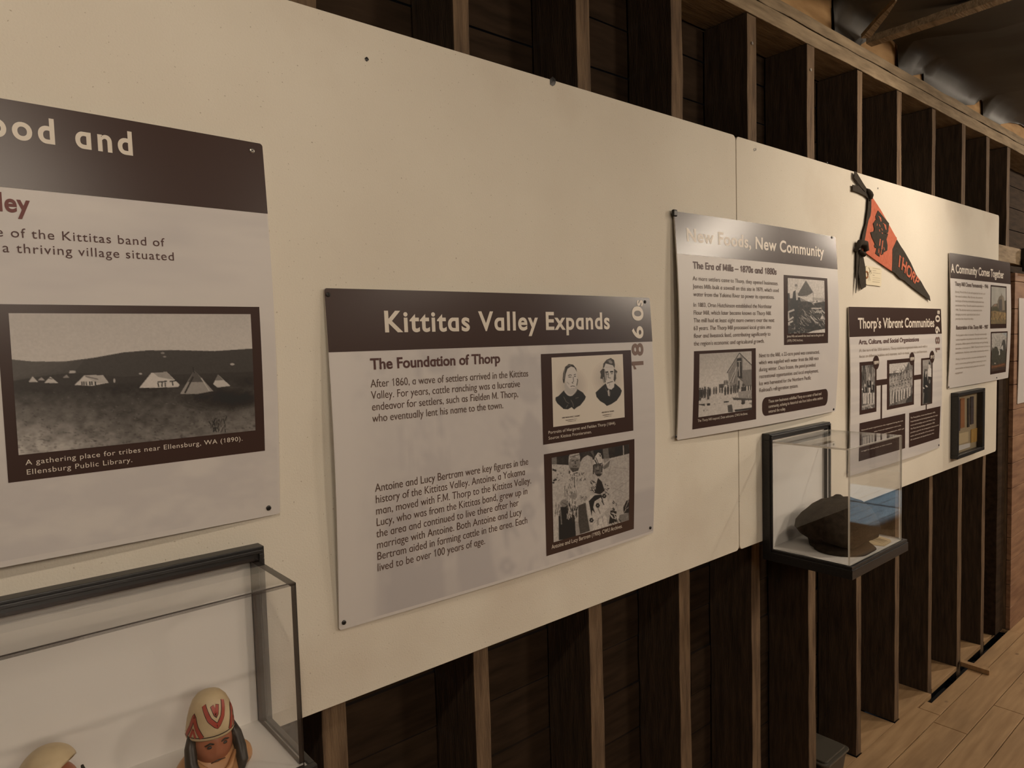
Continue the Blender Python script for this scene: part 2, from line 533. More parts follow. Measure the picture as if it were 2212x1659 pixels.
# ------------------------------------------------------------------ posters
class Poster:
    TH = 0.003

    def __init__(s, name, x0, x1, z0, z1, bulge, label, base=0.003, group='printed history panels on the display wall'):
        s.x0, s.x1, s.z0, s.z1, s.b, s.base = x0, x1, z0, z1, bulge, base
        s.R = 0.005
        s.root = empty(name, ((x0 + x1) / 2, 0, z0), label, 'information panel', group)
        s.layer = 0
        xs, zs = s.lines(x0, x1, 24, True), s.lines(z0, z1, 18, False)
        vs_, fs_ = s.grid(xs, zs)
        front = [(x, s.surf(x, z), z) for x, z in vs_]
        back = [(x, s.surf(x, z) + s.TH, z) for x, z in vs_]
        n = len(front)
        nx, nz = len(xs), len(zs)
        ff = list(fs_) + [tuple(i + n for i in reversed(f)) for f in fs_]
        ring = [i for i in range(nx)] + [j * nx + nx - 1 for j in range(1, nz)] + [(nz - 1) * nx + i for i in range(nx - 2, -1, -1)] + [j * nx for j in range(nz - 2, 0, -1)]
        ne = len(ff)
        for a, b in zip(ring, ring[1:] + ring[:1]):
            ff.append((a, a + n, b + n, b))
        mb = MB(); mb.add(front + back, ff); mb.mi = [0] * ne + [1] * (len(ff) - ne)
        mb.build('panel', [M['white'], M['edge']], s.root)

    def surf(s, x, z):
        u = min(max((x - s.x0) / (s.x1 - s.x0), 0), 1); v = min(max((z - s.z0) / (s.z1 - s.z0), 0), 1)
        a, c = math.sin(math.pi * u), math.sin(math.pi * v)
        return -(s.base + s.TH) - s.b * (a + c - a * c)

    def P(s, p):
        y = -0.008
        for _ in range(3):
            q = on_y(p, y); y = s.surf(q[0], q[2])
        return q[0], q[2]

    def lines(s, a, b, n, isx):
        lo, hi = (s.x0, s.x1) if isx else (s.z0, s.z1)
        L = list(np.linspace(a, b, n + 1))
        for e in (lo + s.R * k for k in (.25, .5, .75, 1)):
            if a < e < b: L.append(e)
        for e in (hi - s.R * k for k in (.25, .5, .75, 1)):
            if a < e < b: L.append(e)
        return sorted(L)

    def rnd(s, x, z):
        r = s.R
        for cx, sx in ((s.x0 + r, -1), (s.x1 - r, 1)):
            for cz, sz in ((s.z0 + r, -1), (s.z1 - r, 1)):
                a, b = (x - cx) * sx, (z - cz) * sz
                if a > 0 and b > 0:
                    k = max(a, b) / math.hypot(a, b)
                    return cx + a * k * sx, cz + b * k * sz
        return x, z

    def grid(s, xs, zs):
        v = [s.rnd(x, z) for z in zs for x in xs]
        nx = len(xs)
        f = [(j * nx + i, j * nx + i + 1, (j + 1) * nx + i + 1, (j + 1) * nx + i) for j in range(len(zs) - 1) for i in range(nx - 1)]
        return v, f

    def rect(s, quad):
        q = [s.P(p) for p in quad]
        return (q[0][0] + q[3][0]) / 2, (q[1][0] + q[2][0]) / 2, (q[2][1] + q[3][1]) / 2, (q[0][1] + q[1][1]) / 2

    def sheet(s, name, r, m, lift=0.0004, parent=None):
        x0, x1, z0, z1 = r
        xs = s.lines(x0, x1, max(2, int((x1 - x0) / .03)), True)
        zs = s.lines(z0, z1, max(2, int((z1 - z0) / .03)), False)
        v, f = s.grid(xs, zs)
        mb = MB(); mb.add([(x, s.surf(x, z) - lift, z) for x, z in v], f)
        return mb.build(name, m, parent or s.root, smooth=True, fix=False)

    def shape(s, name, pts, m, lift, parent=None):
        bm = bmesh.new()
        vv = [bm.verts.new((x, 0, z)) for x, z in pts]
        bm.faces.new(vv)
        bmesh.ops.triangulate(bm, faces=bm.faces[:])
        mb = MB(); bm.verts.index_update()
        mb.add([(v.co.x, s.surf(v.co.x, v.co.z) - lift, v.co.z) for v in bm.verts], [tuple(v.index for v in f.verts) for f in bm.faces])
        bm.free()
        return mb.build(name, m, parent or s.root, fix=False)

    def picture(s, name, r, arr, lift, parent=None, rough=None):
        x0, x1, z0, z1 = r
        H, W, _ = arr.shape
        if name == 'photograph':                                              # printing contrast
            arr = np.clip(.22 + (arr - .22) * 1.15, .016, .60)
        xs = np.linspace(x0, x1, W); zs = np.linspace(z1, z0, H)
        v = [(x, s.surf(x, z) - lift, z) for z in zs for x in xs]
        f = [(j * W + i, (j + 1) * W + i, (j + 1) * W + i + 1, j * W + i + 1) for j in range(H - 1) for i in range(W - 1)]
        mb = MB(); mb.add(v, f)
        o = mb.build(name, M['print'], parent or s.root, smooth=True, fix=False)
        at = o.data.color_attributes.new('print', 'FLOAT_COLOR', 'POINT')
        col = np.ones((H * W, 4), np.float32); col[:, :3] = arr.reshape(-1, 3)
        at.data.foreach_set('color', col.ravel())
        return o

    def text(s, name, rows, first, last, cap, m, w=0, alt=False, track=0.0, lift=0.0009, parent=None, sub=None):
        """rows of words; first=(start px, end px of first row), last=start px of last row; cap=(top px, bottom px) of a capital"""
        if isinstance(rows, str):
            rows = [rows]
        if alt:
            rows = [t.replace('a', '\u0251') for t in rows]
            sub = sub.replace('a', '\u0251') if sub else None
        xa, za = s.P(first[0]); xb, zb = s.P(first[1])
        ref = sub or rows[0]
        cm = s.P(cap[0])[1] - s.P(cap[1])[1]
        size = cm / CAPH
        sx = (xb - xa) / adv(ref, track)
        zl = s.P(last)[1] if last else za
        za = (za + zb) / 2 if not last else za
        if sub:
            xa -= (adv(rows[0][:-len(sub)], track) + track) * sx
        mb, o = MB(), None
        for i, t in enumerate(rows):
            z = za + (zl - za) * (i / max(1, len(rows) - 1))
            x = 0.0
            for word in t.split(' '):
                gl, a_ = layout(word, w, track)
                for v, f in gl:
                    mb.add([(xa + (x + a) * sx, s.surf(xa + (x + a) * sx, z + b * size) - lift, z + b * size) for a, b in v], f)
                x += a_ + track + ADV[' '] + track
                if name == 'title_word' and mb.v:
                    o = mb.build(name, m, parent or s.root, fix=False)
                    mb = MB()
        return o or mb.build(name, m, parent or s.root, fix=False)

    def screw(s, px, m, r=0.0042):
        x, z = s.P(px)
        y = s.surf(x, z)
        mb = MB()
        ring = [(1.0, 0), (0.95, .0016), (0.55, .0024)]
        vv = []
        for k, h in ring:
            vv += [(x + r * k * math.cos(t), y - .0004 - h, z + r * k * math.sin(t)) for t in np.linspace(0, 2 * math.pi, 14, endpoint=False)]
        ff = []
        for i in range(2):
            for k in range(14):
                ff.append((i * 14 + k, i * 14 + (k + 1) % 14, (i + 1) * 14 + (k + 1) % 14, (i + 1) * 14 + k))
        ff.append(tuple(28 + k for k in range(14)))
        mb.add(vv, ff)
        for a in (0, math.pi / 2):
            c, q = math.cos(a + .6), math.sin(a + .6)
            l, h = r * .5, r * .1
            pts = [(-l, -h), (l, -h), (l, h), (-l, h)]
            mb.add([(x + p * c - g * q, y - .0030, z + p * q + g * c) for p, g in pts], [(0, 1, 2, 3)], 1)
        return mb.build('screw', [m, M['dark']], s.root, smooth=False)
# ================================================================== SETTING
def wood_box(name, x0, x1, y0, y1, z0, z1, m, parent=None, jit=0.0, seg=1, axis='z', bevel=0.002, side=None):
    """a sawn timber with slightly wavering edges"""
    mb = MB()
    L = {'x': (x0, x1), 'y': (y0, y1), 'z': (z0, z1)}[axis]
    rings = []
    for k in range(seg + 1):
        t = L[0] + (L[1] - L[0]) * k / seg
        j = [random.uniform(-jit, jit) for _ in range(4)]
        if axis == 'z':
            rings.append([(x0 + j[0], y0 + j[2] * .4, t), (x1 + j[1], y0 + j[3] * .4, t), (x1 + j[1], y1, t), (x0 + j[0], y1, t)])
        elif axis == 'x':
            rings.append([(t, y0 + j[2] * .4, z0 + j[0]), (t, y1, z0 + j[0]), (t, y1, z1 + j[1]), (t, y0 + j[3] * .4, z1 + j[1])])
        else:
            rings.append([(x0 + j[0], t, z0 + j[2]), (x1 + j[1], t, z0 + j[2]), (x1 + j[1], t, z1 + j[3]), (x0 + j[0], t, z1 + j[3])])
    v = [p for r in rings for p in r]
    f = [(3, 2, 1, 0), tuple(seg * 4 + k for k in range(4))]
    for k in range(seg):
        for a in range(4):
            f.append((k * 4 + a, k * 4 + (a + 1) % 4, (k + 1) * 4 + (a + 1) % 4, (k + 1) * 4 + a))
    mb.add(v, f)
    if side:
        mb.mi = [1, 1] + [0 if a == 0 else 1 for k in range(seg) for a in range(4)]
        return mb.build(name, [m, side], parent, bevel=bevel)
    return mb.build(name, m, parent, bevel=bevel)


S0 = 0.065          # front face of the studs
BK = 0.225          # lining behind the studs
XL, XR = -2.2, 9.0
YF = -5.0

# floor: pine boards running along the wall; a slot is cut where the last boards stop short of the studs
mb = MB()
edges = [0.085, -0.046, -0.176, -0.296]
while edges[-1] > YF:
    edges.append(edges[-1] - random.choice([.12, .125, .13]))
for a, b in zip(edges, edges[1:]):
    xs = [XL]
    while xs[-1] < XR:
        xs.append(min(XR, xs[-1] + random.uniform(1.6, 3.4)))
    if a == -0.046:
        xs = [XL, 0.9, 3.275, XR]
    if a == -0.176:
        xs = [XL, 2.2, 3.62, 6.2, XR]
    for x0, x1 in zip(xs, xs[1:]):
        g = 0.0016
        if a == 0.085:
            continue
        mb.box(x0 + g, x1 - g, b + g, a - g, -0.022 + random.uniform(-.001, .001), random.uniform(-.001, .0006))
g = .0016
for x0, x1 in ((XL, 1.1), (1.1, 3.355)):                                     # row that meets the studs
    mb.box(x0 + g, x1 - g, -0.046 + g, 0.062, -0.022, 0)
mb.box(3.355 + g, 3.44, -0.046 + g, 0.040, -0.022, 0)
mb.box(3.44, 4.60, -0.046 + g, 0.018, -0.022, 0)                             # narrow strip in front of the open slot
mb.box(4.60, XR, -0.046 + g, 0.20, -0.022, 0)
SX = [0.530, 0.885, 1.253, 1.630, 2.009, 2.387, 2.776, 3.148, 3.533, 3.915, 4.283, 4.632]
SW = [0.050, 0.043, 0.048, 0.052, 0.052, 0.052, 0.042, 0.046, 0.042, 0.056, 0.050, 0.054]
allst = list(zip(SX, SW))
for (xa, wa), (xb, wb) in zip([(XL, 0)] + allst, allst):
    y0 = 0.062 if xb <= 3.2 else (0.048 if xb < 3.6 else 0.062)
    mb.box(xa + wa + .004, xb - .004, y0 + .001, BK, -0.022, -0.0005)
fl = structure(mb.build('floor', M['floor'], bevel=0.0012))
mb = MB(); mb.box(XL, XR, YF, BK + .05, -0.10, -0.085)
structure(mb.build('floor_subfloor', M['dark']))

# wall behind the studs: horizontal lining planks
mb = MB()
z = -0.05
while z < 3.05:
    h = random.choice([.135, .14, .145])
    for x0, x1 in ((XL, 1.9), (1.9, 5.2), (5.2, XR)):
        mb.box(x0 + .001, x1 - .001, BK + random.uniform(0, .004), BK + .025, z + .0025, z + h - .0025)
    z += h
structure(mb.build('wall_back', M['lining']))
for nm, bx in (('wall_front', None), ('wall_left', (XL - .05, XL, YF, BK + .02, 0, 3.2)), ('wall_right', (XR, XR + .05, YF, BK + .02, 0, 3.2))):
    mb = MB()
    if bx:
        mb.box(*bx)
    else:                                                                    # opposite wall with a window opening
        wx0, wx1, wz0, wz1 = 6.28, 7.98, 1.40, 2.20
        mb.box(XL, wx0, YF - .1, YF, 0, 3.2); mb.box(wx1, XR, YF - .1, YF, 0, 3.2)
        mb.box(wx0, wx1, YF - .1, YF, 0, wz0); mb.box(wx0, wx1, YF - .1, YF, wz1, 3.2)
    structure(mb.build(nm, M['room']))
win = MB()
for a in (6.28, 7.10, 7.94):
    win.box(a, a + .04, YF - .08, YF - .03, 1.40, 2.20)
win.box(6.32, 7.94, YF - .08, YF - .03, 1.40, 1.44); win.box(6.32, 7.94, YF - .08, YF - .03, 2.16, 2.20)
structure(win.build('window_1', M['plate']))
mb = MB(); mb.box(XL, XR, YF - .1, BK + .05, 3.2, 3.25)
structure(mb.build('ceiling_deck', M['dark']))

# studs, each a timber of its own
GST = 'rough sawn studs of the open mill wall'
ords = ['first', 'second', 'third', 'fourth', 'fifth', 'sixth', 'seventh', 'eighth', 'ninth', 'tenth', 'eleventh', 'twelfth']
where = ['behind the white board, foot beside the wide display case', 'behind the left half of the 1860s panel', 'passing behind the right half of the 1860s panel',
         'just left of the seam between the white boards', 'just right of the white board seam', 'behind the case with the cap',
         'just right of the plastic tub', 'standing right of the hat case at the slot start', 'at the near end of the dark floor slot',
         'with a loose stick lying at its foot', 'behind the small shadow box', 'last before the red brown plank panel']
for i, (x, w) in enumerate(zip(SX, SW)):
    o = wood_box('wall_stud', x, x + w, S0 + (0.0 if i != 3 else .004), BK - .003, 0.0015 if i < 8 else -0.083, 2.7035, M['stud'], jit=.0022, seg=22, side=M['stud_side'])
    tag(o, '%s dark stud from the left, %s' % (ords[i], where[i]), 'stud', GST)

# doubled top plate
pl = wood_box('top_plate', 0.2, 8.0, S0, BK - .003, 2.7065, 2.757, M['plate'], jit=.0025, seg=60, axis='x')
tag(pl, 'lower of two long rough plates lying across the stud tops', 'beam', 'doubled top plate')
pl = wood_box('top_plate', 0.2, 8.0, S0 + .004, BK - .003, 2.764, 2.803, M['plate'], jit=.0025, seg=60, axis='x')
tag(pl, 'upper of two long rough plates, under the black plastic', 'beam', 'doubled top plate')

# orange-brown eave boards above the plate
mb = MB()
for x0, x1 in ((0.2, 2.632), (2.70, 3.20), (3.22, 3.50), (3.62, 4.36), (4.42, 5.6)):
    mb.box(x0, x1, S0 + .03, S0 + .055, 2.804, 3.12)
structure(mb.build('trim_1', M['eave'], bevel=.002))

# black plastic sheet lining the roof, hanging down to the plate between the eave boards
def sheet_edge(x):
    """how far down (z) the sheet hangs over the plate; above it the eave board shows"""
    K = [(0.0, 3.05), (2.60, 3.05), (2.632, 2.80), (2.835, 2.80), (2.85, 2.82), (2.95, 2.872), (3.13, 2.912), (3.19, 2.900), (3.205, 2.80),
         (3.345, 2.80), (3.36, 2.815), (3.478, 2.848), (3.485, 2.80), (3.97, 2.80), (4.02, 2.815), (4.15, 2.842), (4.25, 2.890), (4.275, 2.878), (4.285, 2.80),
         (4.55, 2.80), (4.58, 2.822), (4.75, 2.86), (4.95, 2.885), (5.2, 2.88), (5.3, 2.80), (9.0, 2.80)]
    for (a, p), (b, q) in zip(K, K[1:]):
        if a <= x <= b:
            return p + (q - p) * (x - a) / max(1e-6, b - a)
    return 2.80


CEIL = 2.835
xs = sorted(set(list(np.arange(XL, XR, .12)) + [2.60, 2.632, 2.835, 2.85, 2.95, 3.13, 3.19, 3.205, 3.345, 3.36, 3.478, 3.485, 3.97, 4.02, 4.15, 4.25, 4.275, 4.285, 4.55, 4.58, 4.75, 4.95, 5.2, 5.3] + [XR]))
prof = [0, .25, .5, .75, 1.0]
ys = [-.02, -.06, -.12, -.25, -.45, -.8, -1.3, -2.0, -3.0, -4.0, YF]
NV = len(prof) + len(ys)
v, f = [], []
for i, x in enumerate(xs):
    ze = sheet_edge(x)
    ph = 0.012 * math.sin(x * 7.3) + 0.008 * math.sin(x * 17.1 + 1)
    zt = max(ze + .012, 2.90)
    for t in prof:                                                            # upright part over the plate
        v.append((x, S0 + .018 + .006 * math.sin(t * 3.14) * math.sin(x * 13) - .06 * t * t, ze + (zt - ze) * t))
    for k, y in enumerate(ys):                                                # roof part
        t = min(1.0, (-y) / .3)
        z = zt + (CEIL + .03 - zt) * t + ph * t * (1 if y > -1 else 1.6) + (0.014 * math.sin(y * 6 + x * 2) * t)
        d = abs(x - 2.85)
        if d < .12:
            z = z * (d / .12) + (1 - d / .12) * (CEIL + .004 if t >= 1 else zt + (CEIL + .004 - zt) * t)
        v.append((x, y, z))
for i in range(len(xs) - 1):
    for k in range(NV - 1):
        f.append((i * NV + k, (i + 1) * NV + k, (i + 1) * NV + k + 1, i * NV + k + 1))
mb = MB(); mb.add(v, f)
structure(mb.build('ceiling', M['plastic'], smooth=True, fix=False))

bt = wood_box('ceiling_batten', 2.825, 2.875, -2.6, 0.055, 2.806, 2.834, M['plate'], jit=.002, seg=18, axis='y')
tag(bt, 'long pale batten crossing the black plastic roof lining from the plate', 'batten')
a0, a1 = Vector((2.765, .03, 2.812)), Vector((2.60, -.14, 2.835))
mb = MB()
dv = (a1 - a0).normalized(); sd = dv.cross(Vector((0, 0, 1))).normalized()
vv = []
for p, w in ((a0, .017), (a0.lerp(a1, .6), .012), (a1, .003)):
    for sx, sz in ((-1, -1), (1, -1), (1, 1), (-1, 1)):
        vv.append(p + sd * w * sx + Vector((0, 0, .008 * sz)))
mb.add(vv, [(3, 2, 1, 0), (8, 9, 10, 11)] + [(k * 4 + a, k * 4 + (a + 1) % 4, (k + 1) * 4 + (a + 1) % 4, (k + 1) * 4 + a) for k in range(2) for a in range(4)])
tag(mb.build('roof_lath', M['plate']), 'short slanting lath beside the batten under the black plastic', 'lath')

# two white display boards on furring strips
def board(x0, x1, z0, z1, label):
    r = 0.014
    pts = []
    for cx, cz, a0 in ((x1 - r, z1 - r, 0), (x0 + r, z1 - r, 90), (x0 + r, z0 + r, 180), (x1 - r, z0 + r, 270)):
        for k in range(5):
            t = math.radians(a0 + 90 * k / 4)
            pts.append((cx + r * math.cos(t), cz + r * math.sin(t)))
    mb = MB(); mb.prism_xz(pts[::-1], 0.0, 0.012)
    root = empty('display_board', (x0, 0, z0), label, 'display board', 'white display boards')
    mb.build('sheet', M['board'], root, bevel=.0012)
    mb = MB()
    for zc in (z0 + .09, (z0 + z1) / 2, z1 - .09):
        mb.box(x0 + .05, x1 - .05, .0125, S0 - .0035, zc - .03, zc + .03)
    mb.build('furring_strip', M['stud'], root)
    return root


ZB, ZT = 1.066, 2.2865
B1 = board(-1.55, 1.8355, ZB, ZT, 'long white painted board on the left, behind the 1860s panel')
B2 = board(1.839, 4.262, ZB, ZT - .001, 'white painted board on the right, behind the orange pennant')
def dot(px, r, m, name, parent):
    p = on_y(px, 0)
    mb = MB(); n = 8
    vv = [(p[0], -.002, p[2])] + [(p[0] + r * math.cos(t) * random.uniform(.8, 1.2), -.0006, p[2] + r * math.sin(t) * random.uniform(.7, 1.2)) for t in np.linspace(0, 2 * math.pi, n, endpoint=False)]
    mb.add(vv, [(0, 1 + k, 1 + (k + 1) % n) for k in range(n)])
    return mb.build(name, m, parent)


for px in ((1629, 324), (1632, 323)):
    dot(px, .0045, M['steel'], 'screw', B2)
for px in ((1787, 352), (1896, 407)):
    dot(px, .004, M['screw'], 'screw', B2)
for px in ((1193, 178), (1194, 176)):
    dot(px, .009, M['screw'], 'screw', B1)
dot((792, 128), .004, M['screw'], 'screw', B1)

# right end: dark post, rail and red-brown plank panel
wood = wood_box('dark_post', 4.462, 4.588, 0.045, .20, .001, 2.052, M['lining'], jit=.003, seg=16)
tag(wood, 'dark upright post between the white board and the plank panel', 'post')
rail = wood_box('wall_rail', 4.300, 7.4, .022, .0645, 2.058, 2.148, M['plate'], jit=.003, seg=20, axis='x')
tag(rail, 'pale horizontal rail above the red brown plank panel', 'rail')
root = empty('plank_panel', (4.6, .0, 0), 'red brown plank panel at the far right beyond the dark post', 'panel')
mb = MB()
z = 0.004
while z < 1.98:
    h = min(random.choice([.13, .14, .15]), 2.012 - z)
    mb.box(4.60, 7.2, .012, .034, z, z + h - .003)
    z += h
mb.build('planks', M['panelwood'], root, bevel=.0015)
mb = MB(); mb.box(4.602, 4.66, .035, .064, .004, 2.01); mb.build('frame', M['stud'], root)
mb = MB(); mb.box(4.72, 4.98, -.03, .0115, 2.02, 2.085); mb.box(4.74, 4.80, -.03, .03, 2.085, 2.15)
tag(mb.build('rail_bracket', M['screw'], bevel=.004), 'black bracket in front of the pale rail at the right edge', 'bracket')

# little stick on the floor and nails
sv = [(3.962, .060), (3.930, .052), (3.922, -.076), (3.958, -.068)]
mb = MB(); mb.add([(x, y, .0012) for x, y in sv] + [(x, y, .024) for x, y in sv], [(3, 2, 1, 0), (4, 5, 6, 7)] + [(i, (i + 1) % 4, (i + 1) % 4 + 4, i + 4) for i in range(4)])
tag(mb.build('wood_offcut', M['floor'], bevel=.0015), 'short stick of wood lying across the floor slot', 'stick')
for px in ((1623.5, 94), (1750, 151)):
    p = on_y(px, S0)
    mb = MB(); mb.tube([(p[0], S0 - .0035, p[2]), (p[0], S0 + .001, p[2])], .005, 10)
    tag(mb.build('nail', M['steel']), 'bright nail head high on the %s stud' % ('fifth' if px[0] < 1700 else 'sixth'), 'nail')

# plastic tub in the bay behind the hat case
root = empty('plastic_tub', (2.55, .11, 0.001), 'dark plastic tub with smoky lid on the floor between two studs', 'tub')
def rbox(mb, x0, x1, y0, y1, z0, z1, r, taper=0.0, mi=0, n=4):
    rings = []
    for z, k in ((z0, taper), (z1, 0.0)):
        ring = []
        for cx, cy, a0 in ((x1 - r - k, y1 - r - k, 0), (x0 + r + k, y1 - r - k, 90), (x0 + r + k, y0 + r + k, 180), (x1 - r - k, y0 + r + k, 270)):
            for q in range(n + 1):
                t = math.radians(a0 + 90 * q / n)
                ring.append((cx + r * math.cos(t), cy + r * math.sin(t), z))
        rings.append(ring)
    m = len(rings[0])
    mb.add(rings[0] + rings[1], [tuple(range(m - 1, -1, -1)), tuple(range(m, 2 * m))] + [(i, (i + 1) % m, (i + 1) % m + m, i + m) for i in range(m)], mi)


mb = MB(); rbox(mb, 2.452, 2.628, .032, .205, .001, .108, .018, .012); mb.build('body', M['box'], root, bevel=.003)
mb = MB(); rbox(mb, 2.444, 2.636, .024, .213, .108, .116, .022); rbox(mb, 2.456, 2.624, .036, .201, .116, .124, .02, -.0); mb.build('lid', M['lid'], root, bevel=.003)
# ================================================================== PRINTED PANELS
def ghost(p, r, name, arr_fn, W=150, H=100):
    return p.picture(name, r, arr_fn(W, H), .0002)


WHITE = (0.60, 0.56, 0.53)
ident = [(0, 0), (1, 0), (1, 1), (0, 1)]


def cloudy(lo, hi, nx, ny, grad=None, o=4):
    def fn(W, H):
        q = Pic(ident, W, H, WHITE)
        n = np.clip((q.fbm(nx, ny, o) - lo) / (hi - lo), 0, 1)
        g = 1 - .14 * (1 - n)
        if grad is not None:
            g = 1 - (1 - g) * np.clip(grad(q.pu, q.pv), 0, 1)
        q.a = q.a * np.stack([g, g * 1.0, g ** .8], -1)
        return q.a
    return fn


# ---- pictures ------------------------------------------------------
def pic_tents():
    q = Pic([(67, 125), (1870, 135), (1905, 1000), (135, 1187)], 380, 210, tone(.80))
    n = q.fbm(4, 3, 3)
    q.a *= (0.84 + .34 * q.pv + .10 * (n - .5))[..., None]
    q.poly([(60, 470), (250, 488), (480, 488), (700, 460), (920, 420), (1100, 405), (1300, 403), (1600, 410), (1900, 390), (1950, 1250), (60, 1250)], tone(.085))
    for k in range(5):
        q.poly([(60, 470), (250, 488), (480, 488), (640 - 70 * k, 470 + 6 * k), (560 - 90 * k, 560), (60, 640)], tone(.17), .25)
    q.poly([(60, 640), (300, 600), (560, 570), (900, 600), (1950, 560), (1950, 1250), (60, 1250)], tone(.06), .75)
    v = np.clip((q.pv - .50) / .5, 0, 1)
    left = np.clip(1 - q.pu * 2.6, 0, 1)
    g = .045 + .22 * v ** 1.5 + .42 * left * v ** 1.4
    g = g * (0.45 + 1.1 * q.fbm(26, 22, 3))
    m = (np.clip((q.pv - .52) / .05, 0, 1))[..., None]
    q.a = q.a * (1 - m) + np.stack(tone(g), -1) * m
    for k in range(420):                                                       # sage brush
        t = random.random() ** .9
        x, y = random.uniform(110, 1890), 690 + 470 * t
        for e in range(3):
            q.ell(x + random.uniform(-14, 14) * (.4 + t), y + random.uniform(-6, 6) * (.4 + t), random.uniform(4, 12) * (.5 + t), random.uniform(2, 5) * (.5 + t), tone(random.choice([.01, .03, .05, .22, .34])), .34, 0, 8)
    q.specks(60, [(1570, 920), (1680, 1020)], (14, 40), 7, [tone(.03), tone(.08), tone(.2)], (-2.2, -.9))
    for k in range(6):
        q.ell(1640 + 20 * k, 770, 330 - 45 * k, 90 - 12 * k, tone(.02), .25)
    T = tone
    q.poly([(560, 662), (630, 592), (770, 588), (812, 645), (690, 668)], T(.78)); q.poly([(630, 592), (770, 588), (812, 645), (720, 650)], T(.60)); q.line([(640, 598), (735, 620)], 10, T(.12), .7)
    for x in (612, 628, 645, 672, 688, 712):
        q.line([(x, 636), (x + 2, 664)], 10, T(.02))
    q.poly([(1040, 683), (1130, 572), (1245, 565), (1340, 660), (1330, 675), (1190, 682)], T(.80)); q.poly([(1145, 572), (1245, 565), (1300, 625), (1180, 602)], T(.30), .7)
    for a in ([(1175, 640), (1245, 634)], [(1265, 636), (1330, 628)], [(1210, 640), (1208, 676)], [(1232, 640), (1234, 676)], [(1285, 636), (1290, 666)], [(1178, 645), (1185, 678)]):
        q.line(a, 9, T(.03))
    q.poly([(1342, 728), (1448, 555), (1470, 575), (1588, 706), (1470, 728)], T(.42)); q.poly([(1400, 640), (1448, 555), (1470, 575), (1520, 640)], T(.06), .8)
    q.line([(1378, 722), (1440, 600)], 12, T(.05)); q.line([(1500, 610), (1560, 706)], 9, T(.68), .8); q.line([(1448, 575), (1438, 530)], 6, T(.04))
    q.poly([(1588, 655), (1625, 585), (1715, 668), (1620, 680)], T(.74)); q.poly([(1602, 630), (1625, 585), (1665, 625)], T(.15), .8)
    q.poly([(216, 640), (246, 598), (286, 640)], T(.70)); q.poly([(285, 628), (312, 604), (338, 628)], T(.48)); q.poly([(334, 647), (378, 600), (438, 648)], T(.72)); q.line([(365, 612), (395, 618)], 8, T(.2))
    q.poly([(518, 576), (524, 556), (566, 556), (568, 572)], T(.62)); q.poly([(470, 608), (500, 585), (520, 608)], T(.4)); q.ell(855, 630, 7, 16, T(.6)); q.ell(1050, 578, 12, 6, T(.6)); q.ell(1730, 508, 16, 8, T(.6)); q.ell(1215, 425, 14, 7, T(.35)); q.ell(1230, 452, 12, 6, T(.35))
    q.grain(.07, None, 120, 70)
    return q.a


